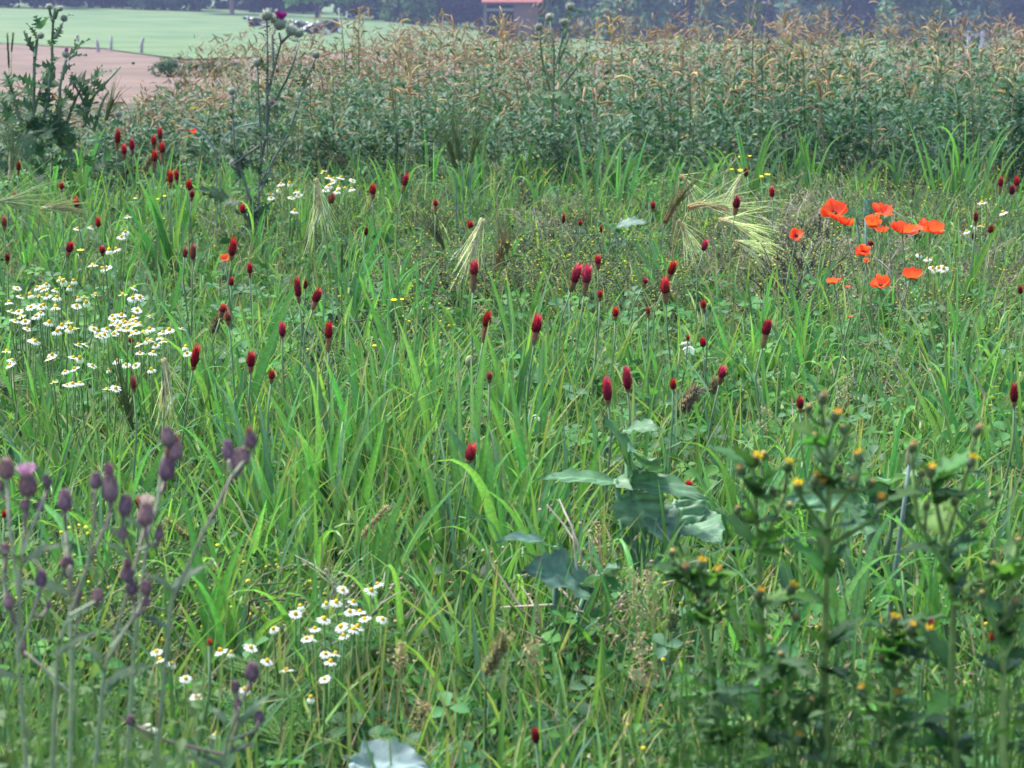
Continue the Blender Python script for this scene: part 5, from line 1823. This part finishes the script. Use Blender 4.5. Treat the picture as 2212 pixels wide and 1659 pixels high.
# ------------------------------------------------------------------ cabbage-like waxy leaves
def waxy_leaf(a, b, wid, up, col, cup=.25, wave=.13, nu=16, nv=11, curl=.15):
    a, b, up = np.asarray(a, float), np.asarray(b, float), np.asarray(up, float)
    ax = b - a
    L = np.linalg.norm(ax)
    ax /= L
    sd = nz(np.cross(up, ax))
    nm = np.cross(ax, sd)
    ph = RNG.uniform(0, 6, 4)
    V, C = [], []
    for i in range(nu):
        s = i / (nu - 1)
        w_ = wid * .5 * (math.sin(min(1.0, .06 + s * 1.02) ** .8 * math.pi) ** .6 if s < .98 else .08)
        for j in range(nv):
            t_ = (j / (nv - 1) - .5) * 2
            z = (cup * abs(t_) ** 1.4 - .0) * w_ - curl * L * (s - .35) ** 2 * 1.6
            z += wave * wid * abs(t_) ** 2 * (math.sin(s * 17 + ph[0] + (t_ > 0) * 2) * .6 + math.sin(s * 29 + ph[1]) * .3)
            z += .035 * wid * math.sin(s * 26 - abs(t_) * 7) * (1 - .5 * abs(t_))
            ed = 1 + .06 * abs(t_) * math.sin(s * 31 + ph[2] + (t_ > 0) * 1.7)
            V.append(a + ax * L * s + sd * w_ * t_ * ed + nm * z)
            vein = 1.6 if abs(t_) < .05 else (1.3 if abs(math.sin(s * 13 - abs(t_) * 3.5)) > .9 else 1.0) * RNG.uniform(.9, 1.08)
            C.append(np.array(col) * vein)
    q = [[i * nv + j, (i + 1) * nv + j, (i + 1) * nv + j + 1, i * nv + j + 1] for i in range(nu - 1) for j in range(nv - 1)]
    m = MB()
    m.add(V, q, None, C)
    return m


WX = (.115, .225, .12)
WXD = (.085, .165, .11)
CAB = [('cabbage plant with long blue-green leaves in the middle of the meadow', (1380, 1180), 3.78, [
    (1330, 1040, 1160, 1022, 48, WX, .55), (1330, 1035, 1535, 1065, 64, WX, .5), (1370, 1060, 1400, 1150, 120, WX, .2), (1370, 1050, 1320, 890, 80, (.09, .19, .08), .6), (1350, 930, 1420, 920, 60, (.08, .16, .08), .6), (1400, 1010, 1370, 960, 90, WX, .4), (1460, 1080, 1500, 1150, 110, WX, .4), (1480, 1120, 1560, 1165, 100, WX, .3), (1420, 1090, 1450, 1180, 80, WXD, .3)]),
    ('dark round cabbage leaf plant lying low in the near grass', (1200, 1290), 3.45, [(1280, 1270, 1140, 1220, 130, WXD, .35), (1270, 1265, 1330, 1215, 80, WXD, .5), (1200, 1180, 1080, 1150, 60, WXD, .6)]),
    ('cabbage plant with broad ribbed leaves behind the yellow-budded weed', (1890, 1120), 3.75, [(1880, 1080, 1850, 990, 110, WX, .4), (1890, 1060, 1975, 1010, 110, WX, .5), (1870, 1090, 1690, 1070, 90, WX, .35), (1900, 1080, 1950, 1060, 80, (.1, .17, .14), .4), (1880, 1110, 1830, 1150, 90, WX, .3), (1930, 1110, 1960, 1060, 110, (.05, .11, .04), .3)]),
    ('pale bluish cabbage leaf curling up at the bottom of the meadow', (830, 1760), 2.62, [(760, 1650, 920, 1648, 110, (.2, .27, .27), .25), (850, 1700, 760, 1625, 80, (.19, .26, .26), .4)]),
    ('broad blue-green leaf beside the largest red poppy', (1875, 480), 7.9, [(1870, 470, 1885, 430, 55, (.1, .17, .13), .3), (1850, 470, 1850, 440, 30, (.1, .17, .13), .3)]),
    ('broad grey-green leaf plant at the foot of the barley fan', (1330, 510), 8.2, [(1330, 490, 1400, 475, 40, (.09, .17, .12), .6), (1330, 500, 1290, 470, 36, (.1, .18, .13), .6), (1320, 520, 1350, 530, 36, (.09, .17, .12), .5)])]
for (lb, root_, d, lvs) in CAB:
    root = P(*root_, d)
    root[2] = 0
    t = thing('cabbage_plant', root, 'cabbage plant', lb, 'blue-green cabbage plants')
    m = MB()
    m.tube([(0, 0, 0), (0, 0, .06), (.01, 0, .12)], [.012, .01, .008], 6, (.16, .22, .16))
    m.build('stem', M_STEM, t)
    for (x0, y0, x1, y1, w_, c_, ang) in lvs:
        a = P(x0, y0, d) - root
        b = P(x1, y1, d - random.uniform(.03, .12)) - root
        waxy_leaf(a, b, px(w_, d), (random.uniform(-.2, .2), -1 + ang * .9, .35 + ang), c_, wave=.15 if c_[2] > .2 else .09, nu=22, nv=13).build('leaf', M_WAX, t)
        mm_ = MB()
        mm_.tube([(0, 0, .1), a * .6 + np.array([0, 0, .03]), a], [.006, .005, .004], 5, np.array(c_) * 1.4)
        mm_.build('leaf_stalk', M_STEM, t)


# ------------------------------------------------------------------ foreground: creeping thistle
def scaled_bud(seed, col):
    rg = np.random.default_rng(seed)
    m = MB()
    pf = lambda z: np.interp(z, [0, .1, .3, .55, .8, 1], [.25, .72, .98, .92, .66, .5])
    zs = np.linspace(0, 1, 9)
    m.lathe([(pf(z) * .95, z) for z in zs], 12, cols=[np.array(col) * (.8 + .3 * z) for z in zs])
    m.lathe([(.5, 1), (.3, 1.04), (.001, 1.05)], 12, np.array(col) * .8)
    sc_ = MB()
    sc_.add([[-.5, 0, 0], [.5, 0, 0], [.4, .12, .5], [-.4, .12, .5], [0, .1, 1]], [[0, 1, 2, 3]], [[3, 2, 4]])
    tp = sc_.merged()
    pos, R, col_ = [], [], []
    for r in range(8):
        z = .05 + r * .115
        n = 12
        for j in range(n):
            a = (j + .5 * (r % 2)) * 2 * math.pi / n
            pos.append((math.cos(a) * pf(z) * .95, math.sin(a) * pf(z) * .95, z))
            R.append(Rz(a - math.pi / 2) @ Rx(.12 if z < .4 else .3))
            col_.append(np.array(col) * rg.uniform(.6, 1.5))
    m.stamp(tp, np.array(pos), np.array(R), np.full((len(pos), 3), .26), np.array(col_))
    return m.mesh('bud', M_PURP)


SB = [scaled_bud(k, c) for k, c in enumerate([(.23, .145, .2), (.27, .175, .21), (.2, .13, .175), (.3, .18, .21)])]
TF = {'p': floret_tuft(11, (.8, .5, .78), 80, .6), 'w': floret_tuft(12, (.85, .68, .7), 60, .4), 'b': floret_tuft(13, (.42, .24, .17), 60, .3), 'm': floret_tuft(14, (.5, .24, .34), 60, .3)}
CT = [
    ('creeping thistle with an open pink-lilac flower at the left edge', 2.05, [[(60, 1700), (38, 1400), (45, 1200), (62, 1080)], [(40, 1380), (8, 1250), (12, 1200)], [(42, 1300), (20, 1130), (15, 1030)], [(46, 1200), (85, 1100), (103, 1055)], [(40, 1400), (70, 1330), (88, 1265)]],
     [(15, 1012, 40, 52), (62, 1045, 48, 58, 'p'), (103, 1040, 22, 34), (55, 1090, 26, 24), (85, 1092, 24, 26), (13, 1187, 24, 34), (88, 1250, 32, 40), (20, 1300, 30, 36), (2, 1048, 20, 26), (105, 1307, 14, 20)]),
    ('creeping thistle with tall oval buds second from the left edge', 2.1, [[(150, 1720), (155, 1450), (150, 1250), (140, 1110)], [(155, 1420), (168, 1340), (168, 1300)], [(152, 1300), (155, 1240), (150, 1222)], [(153, 1500), (90, 1440), (48, 1405)]],
     [(140, 1082, 36, 54), (150, 1212, 28, 28), (168, 1285, 24, 28), (48, 1397, 20, 22), (135, 1215, 18, 20)]),
    ('creeping thistle with clustered mauve buds in the middle of the stand', 2.0, [[(110, 1720), (125, 1400), (190, 1220), (240, 1110)], [(190, 1220), (205, 1120), (205, 1060)], [(150, 1330), (205, 1300), (210, 1300)], [(230, 1130), (265, 1170), (266, 1160)]],
     [(205, 1038, 30, 40), (240, 1055, 44, 66, 'm'), (268, 1092, 36, 50), (265, 1150, 28, 30), (210, 1287, 30, 32)]),
    ('creeping thistle with a white-tufted seed head', 2.05, [[(200, 1720), (225, 1450), (285, 1250), (312, 1140)], [(280, 1270), (275, 1260), (275, 1255)], [(240, 1400), (300, 1320), (315, 1285)], [(300, 1190), (340, 1170), (342, 1165)], [(235, 1420), (290, 1330), (287, 1285)]],
     [(313, 1112, 42, 54, 'w'), (342, 1155, 24, 28, 'b'), (275, 1238, 34, 40, 'm'), (285, 1268, 32, 36), (316, 1268, 30, 34), (318, 1298, 20, 20)]),
    ('tallest creeping thistle with brown-tipped double buds', 2.1, [[(270, 1720), (290, 1400), (320, 1150), (355, 1040)], [(340, 1090), (350, 1000), (365, 960)]],
     [(358, 1012, 42, 58, 'b'), (366, 945, 36, 48), (378, 975, 36, 44, 'b')]),
    ('creeping thistle leaning right with three buds on a slanting stem', 2.05, [[(330, 1720), (370, 1300), (440, 1150), (505, 1020)], [(500, 1030), (540, 980), (545, 960)], [(503, 1030), (495, 1000), (495, 990)]],
     [(495, 975, 32, 52), (515, 995, 42, 50), (528, 985, 30, 44), (544, 950, 34, 38, 'b')]),
    ('low creeping thistle with round buds nearest the bottom daisies', 2.1, [[(470, 1720), (490, 1600), (520, 1520), (540, 1470)], [(500, 1580), (512, 1510), (510, 1490)], [(495, 1600), (550, 1580), (558, 1560)], [(490, 1640), (515, 1560), (516, 1530)]],
     [(542, 1450, 38, 46), (510, 1482, 24, 28), (515, 1522, 22, 24), (558, 1550, 28, 32), (280, 1555, 24, 24)]),
]
for (lb, d, sts, hds) in CT:
    root = P(*sts[0][0], d)
    root[2] = 0
    t = thing('creeping_thistle', root, 'thistle', lb, 'creeping thistles in the left foreground')
    q0 = [root] + [P(x, y, d) for x, y in sts[0]]
    allp = []
    for i, st in enumerate(sts):
        q = [P(x, y, d + random.uniform(-.015, .015)) - root for x, y in st]
        if i == 0:
            q = [np.zeros(3)] + q
        m = MB()
        kk = len(q)
        cgr = np.array([(.24, .31, .18)] * (kk - 2) + [(.27, .26, .19), (.27, .21, .18)])
        m.tube(q, np.linspace(.0024 if i == 0 else .0016, .0014, kk), 6, cgr)
        m.build('stem', M_STEM, t)
        allp += [(q[j] * (1 - f) + q[j + 1] * f) for j in range(kk - 1) for f in (0, .25, .5, .75)] + [q[-1]]
    for h in hds:
        x, y, w_, hh = h[:4]
        w_, hh = w_ * .94, hh * .92
        bot = P(x, y + hh / 2, d) - root
        near = min(allp, key=lambda q: np.linalg.norm(q - (bot - np.array([0, 0, .012]))))
        if np.linalg.norm(near - bot) > .12:
            near = bot - np.array([0, 0, .1])
        m = MB()
        m.tube([near, near * .4 + bot * .6 + np.array([0, 0, -.004]), bot + np.array([0, 0, .002])], [.0016, .0015, .0018], 5, (.17, .13, .12))
        m.build('flower_stalk', M_STEM, t)
        lean = Ry(random.uniform(-.15, .15)) @ Rx(random.uniform(-.2, .2))
        o = link('bud', random.choice(SB), t, bot, lean, (px(w_ * .5, d), px(w_ * .5, d), px(hh, d)))
        if len(h) > 4:
            link('floret_tuft', TF[h[4]], o, (0, 0, .92), None, (1.05 if h[4] in 'pw' else .8, 1.05 if h[4] in 'pw' else .8, .55))
    for k in range(7):
        f = random.uniform(.15, .75)
        st = sts[0]
        i = min(int(f * 3), len(st) - 2)
        p0 = P(st[i][0], st[i][1] + random.uniform(-40, 80), d) - root
        a = random.uniform(0, 6.28)
        L = px(random.uniform(70, 130), d)
        m = MB()
        spiny_leaf(m, p0, p0 + np.array([math.cos(a) * L, math.sin(a) * L * .6, L * random.uniform(.1, .7)]), L * .35, (0, -.5, 1), np.array((.07, .12, .07)) * random.uniform(.8, 1.2), 5, .5)
        m.build('leaf', M_LEAF, t)

# ------------------------------------------------------------------ foreground: yellow-budded weed


def lobed_leaf(L, wid, col, n=5):
    m = MB()
    spiny_leaf(m, (0, 0, 0), (L, 0, 0), wid, (0, 0, 1), col, n, .45, .02)
    return m


LB = []
for k in range(6):
    LB.append(lobed_leaf(1.0, .36 + .05 * k, [(.035, .095, .028), (.042, .11, .03), (.06, .16, .035), (.05, .11, .045), (.03, .08, .028), (.085, .21, .045)][k], 4 + k % 3).mesh('leaf', M_LEAF))
m = MB()
m.lathe([(.3, 0), (.48, .2), (.42, .6), (.34, .85)], 9, cols=[(.06, .1, .04), (.08, .13, .05), (.09, .13, .05), (.1, .12, .05)])
m.lathe([(.34, .85), (.2, .95), (.001, .97)], 9, (.35, .25, .06))
YBUD = m.mesh('flower_base', M_STEM)
YTUFT = {'y': floret_tuft(31, (.9, .66, .04), 50, .5), 'o': floret_tuft(32, (.85, .56, .06), 40, .3), 't': floret_tuft(33, (.55, .4, .25), 40, .2)}
RW = [
    ('tallest yellow-budded weed with a thick green stem and lobed leaves', 2.15, [[(1790, 1720), (1782, 1450), (1785, 1250), (1792, 1050), (1778, 880)], [(1786, 1150), (1740, 1090), (1722, 1060)], [(1788, 1120), (1850, 1040), (1858, 1000)], [(1788, 1180), (1890, 1120), (1898, 1090)], [(1790, 1000), (1830, 950), (1830, 930)], [(1787, 1090), (1760, 1060), (1757, 1047)], [(1790, 1060), (1840, 1060), (1843, 1050)]],
     'y 1722 1050;y 1757 1037;o 1858 990;o 1900 1078;t 1775 862;o 1800 898;o 1770 1045;t 1843 1043;. 1825 925;. 1745 880;. 1880 1040;. 1700 1090;. 1812 1010;. 1760 940'),
    ('yellow-budded weed left of the tallest one', 2.2, [[(1640, 1720), (1650, 1500), (1640, 1250), (1628, 1010)], [(1638, 1200), (1690, 1080), (1700, 1025)], [(1636, 1120), (1605, 1060), (1603, 1030)], [(1640, 1300), (1700, 1300), (1705, 1285)], [(1642, 1340), (1636, 1310), (1634, 1295)]],
     'y 1628 990;y 1700 1008;t 1603 1017;o 1634 1283;y 1706 1272;. 1650 980;. 1590 1100;. 1668 1060;. 1720 1330'),
    ('yellow-budded weed with three heads at its left tip', 2.25, [[(1560, 1720), (1545, 1500), (1520, 1350), (1508, 1250)], [(1515, 1290), (1550, 1260), (1555, 1245)], [(1512, 1270), (1488, 1250), (1485, 1240)]], 'y 1512 1222;t 1485 1228;o 1556 1235;. 1450 1190;. 1530 1300'),
    ('yellow-budded weed right of the tallest with dark stem joints', 2.1, [[(2070, 1720), (2055, 1500), (2060, 1300), (2035, 1150), (2010, 1030)], [(2040, 1170), (2080, 1050), (2092, 1010)], [(2050, 1240), (1980, 1120), (1970, 980)], [(2045, 1200), (2110, 1110), (2150, 1080)], [(2055, 1320), (2140, 1250), (2190, 1200)]],
     'o 2010 1018;y 2092 998;t 1970 965;t 2105 930;. 2150 1070;. 2000 1090;. 2190 1190;. 2060 1080;. 1990 1020;. 2120 1130'),
    ('yellow-budded weed cut by the right edge of the picture', 2.05, [[(2170, 1720), (2165, 1500), (2170, 1330), (2195, 1180)], [(2168, 1420), (2210, 1330), (2220, 1300)], [(2168, 1400), (2130, 1310), (2125, 1290)]], 't 2195 1300;. 2200 1170;. 2125 1280;. 2150 1220'),
    ('low yellow-budded weed between the two tallest stems', 2.2, [[(1935, 1720), (1930, 1600), (1928, 1450), (1928, 1360)], [(1929, 1480), (1990, 1410), (2008, 1375)], [(1930, 1560), (1936, 1530), (1936, 1520)], [(1930, 1580), (1875, 1530), (1866, 1508)]], 'y 1929 1343;y 2010 1364;y 1937 1508;o 1864 1496;o 1963 1358;. 1905 1420;. 1950 1440'),
    ('low yellow-budded weed in front of the left one', 2.15, [[(1720, 1740), (1712, 1600), (1700, 1500), (1690, 1430)], [(1712, 1600), (1740, 1540), (1745, 1520)]], 'o 1718 1597;. 1690 1415;. 1748 1510;. 1680 1500'),
]
for (lb, d, sts, hs) in RW:
    root = P(*sts[0][0], d)
    root[2] = 0
    t = thing('yellow_weed', root, 'weed', lb, 'yellow-budded weeds in the right foreground')
    allp = []
    for i, st in enumerate(sts):
        q = [P(x, y, d + random.uniform(-.02, .02)) - root for x, y in st]
        if i == 0:
            q = [np.zeros(3)] + q
        m = MB()
        m.tube(q, np.linspace(.0048 if i == 0 else .0026, .0018, len(q)), 7, (.15, .27, .07))
        m.build('stem', M_STEM, t)
        pts_ = [(q[j] * (1 - f) + q[j + 1] * f) for j in range(len(q) - 1) for f in (0, .25, .5, .75)] + [q[-1]]
        allp += pts_
        for k in range(30 if i == 0 else 4):
            b = pts_[random.randrange(1 if i else 5, len(pts_))]
            a = random.uniform(0, 6.28)
            L = px(random.uniform(75, 160) if i == 0 else random.uniform(30, 65), d)
            R = Rz(a) @ Ry(random.uniform(-.7, .25)) @ Rx(random.uniform(-.5, .5))
            link('leaf', random.choice(LB), t, b, R, L)
    for e in hs.split(';'):
        kd, x, y = e.split()
        x, y = float(x), float(y)
        hsz = px(23 if kd != '.' else 18, d)
        c = P(x, y + 10, d - .01) - root
        near = min(allp, key=lambda q: np.linalg.norm(q - (c - np.array([0, 0, .014]))))
        if np.linalg.norm(near - c) > .06:
            near = c + (near - c) * .99
        m = MB()
        m.tube([near, near * .4 + c * .6 + np.array([0, 0, -.003]), c], [.0017, .0015, .0016], 5, (.09, .16, .05))
        m.build('flower_stalk', M_STEM, t)
        lean = Ry(random.uniform(-.45, .45)) @ Rx(random.uniform(.0, .6))
        o = link('flower_base', YBUD, t, c, lean, (hsz, hsz, hsz * 1.15))
        if kd != '.':
            link('floret_tuft', YTUFT[kd], o, (0, 0, .8), None, (.6, .6, .42))
# leek-like blue stem behind the right weeds
sx = [(1905, 1480), (1925, 1300), (1945, 1150), (1965, 1000)]
d = 3.4
root = P(*sx[0], d)
root[2] = 0
t = thing('seed_stalk', root, 'stalk', 'thick blue-grey bare stalk slanting up behind the yellow-budded weeds')
m = MB()
m.tube([np.zeros(3)] + [P(x, y, d) - root for x, y in sx], [.004, .004, .0038, .0035, .0026], 8, (.15, .21, .19))
m.build('stem', M_STEM, t)
m = MB()
e = P(1965, 1000, d) - root
m.lathe([(.004, 0), (.006, .01), (.004, .022), (.001, .03)], 7, (.3, .27, .2), M=np.array([[1, 0, 0, e[0]], [0, 1, 0, e[1]], [0, 0, 1, e[2]], [0, 0, 0, 1.]]))
m.build('seed_pod', M_DRY, t)

# soft foreground greens low in both corners
mb = MB()
for (x0, x1, d0, d1, n, cs) in [(-200, 420, 1.9, 2.5, 2000, [(.09, .16, .06), (.07, .14, .05)]), (1450, 2420, 2.0, 2.5, 3600, [(.03, .08, .025), (.05, .125, .035)])]:
    dd = RNG.uniform(d0, d1, n)
    uu = RNG.uniform(x0, x1, n)
    X = (uu - CX) / F * dd
    ztop = np.interp(dd, [1.9, 2.5], [.5, .4])
    z = RNG.uniform(.1, 1, n) ** 1.4 * ztop
    nr = RNG.normal(size=(n, 3)) * .6 + np.array([0, -.3, .8])
    mb.stamp(LEAF, np.stack([X, dd, z], 1), frames(nr, RNG.uniform(0, 6.28, n)), RNG.uniform(.008, .02, n), pick(cs, [1, 1], n))
    nb_ = n // 6
    dd = RNG.uniform(d0, d1, nb_)
    X = (RNG.uniform(x0, x1, nb_) - CX) / F * dd
    blades(mb, np.stack([X, dd, np.zeros(nb_)], 1), RNG.uniform(.3, .55, nb_), RNG.uniform(0, 6.28, nb_), RNG.uniform(0, .2, nb_), RNG.uniform(0, .6, nb_), np.full(nb_, .0035), pick(cs, [1, 1], nb_), 5)
stuff(mb.build('foreground_weeds', M_FIELD), 'low leafy weeds at the foot of the foreground thistles and yellow weeds', 'weeds')

# ------------------------------------------------------------------ labels that single out each thing
LM = [('the large daisy clump', 170, 690), ('the magenta-flowered thistle', 570, 380), ('the dark leafy thistle', 110, 270), ('the golden hanging barley ear', 357, 830), ('the red poppies', 1870, 490), ('the fanned barley clump', 1570, 470),
      ('the cabbage leaves', 1400, 1090), ('the near daisy clump', 760, 1330), ('the purple thistle buds', 250, 1120), ('the tallest yellow-budded weed', 1790, 1200), ('the grey twiggy weeds', 1740, 640), ('the upright feathery barley', 1000, 400),
      ('the pale arched barley ear', 1030, 520), ('the dark wiry bush', 800, 780), ('the far white daisies', 690, 400), ('the dark cabbage leaf', 1200, 1240), ('the white campion', 1487, 750), ('the leftmost barley awns', 40, 430),
      ('the tallest bean plant', 1620, 80), ('the small spear thistle', 1210, 120), ('the pale gate', 2105, 85), ('the thick fuzzy spike', 1070, 1400), ('the pale curled cabbage leaf', 840, 1630), ('the far single poppy', 420, 280), ('the drooping poppy bud', 1012, 775), ('the blue-grey stalk', 1930, 1200),
      ('the barn', 1100, 40), ('the cows', 680, 70)]
from collections import defaultdict   # noqa
base = defaultdict(list)
for (o, ds, at) in LABELS:
    x, y = at
    nm, lx, ly = min(LM, key=lambda q: (q[1] - x) ** 2 + ((q[2] - y) * 1.2) ** 2)
    dx, dy = x - lx, y - ly
    dist = math.hypot(dx, dy)
    if dist < 45:
        rel = 'right beside'
    elif abs(dx) > abs(dy) * 1.1:
        rel = 'left of' if dx < 0 else 'right of'
    else:
        rel = 'behind' if dy < 0 else 'in front of'
    if dist > 150:
        rel = {'left of': 'well left of', 'right of': 'well right of', 'behind': 'well behind', 'in front of': 'well in front of'}.get(rel, rel)
    base[(ds, rel, nm)].append((x, o))
NTH = ['first', 'second', 'third', 'fourth', 'fifth', 'sixth', 'seventh', 'eighth', 'ninth', 'tenth', 'eleventh', 'twelfth', 'thirteenth', 'fourteenth', 'fifteenth', 'sixteenth', 'seventeenth', 'eighteenth', 'nineteenth', 'twentieth']
for (ds, rel, nm), ls in base.items():
    ls.sort(key=lambda q: q[0])
    for i, (x, o) in enumerate(ls):
        if len(ls) == 1:
            o['label'] = '%s %s %s' % (ds, rel, nm)
        elif i == 0:
            o['label'] = 'leftmost %s %s %s' % (ds, rel, nm)
        elif i == len(ls) - 1:
            o['label'] = 'rightmost %s %s %s' % (ds, rel, nm)
        elif i < len(ls) / 2:
            o['label'] = '%s %s from left, %s %s' % (NTH[min(i, 19)], ds, rel, nm)
        else:
            o['label'] = '%s %s from right, %s %s' % (NTH[min(len(ls) - 1 - i, 19)], ds, rel, nm)
for (o, ds, at) in LABELS:
    if len(o['label'].split()) > 16:
        o['label'] = o['label'].replace(' well ', ' ').replace('broad ', '').replace(' grass tuft', ' tuft')
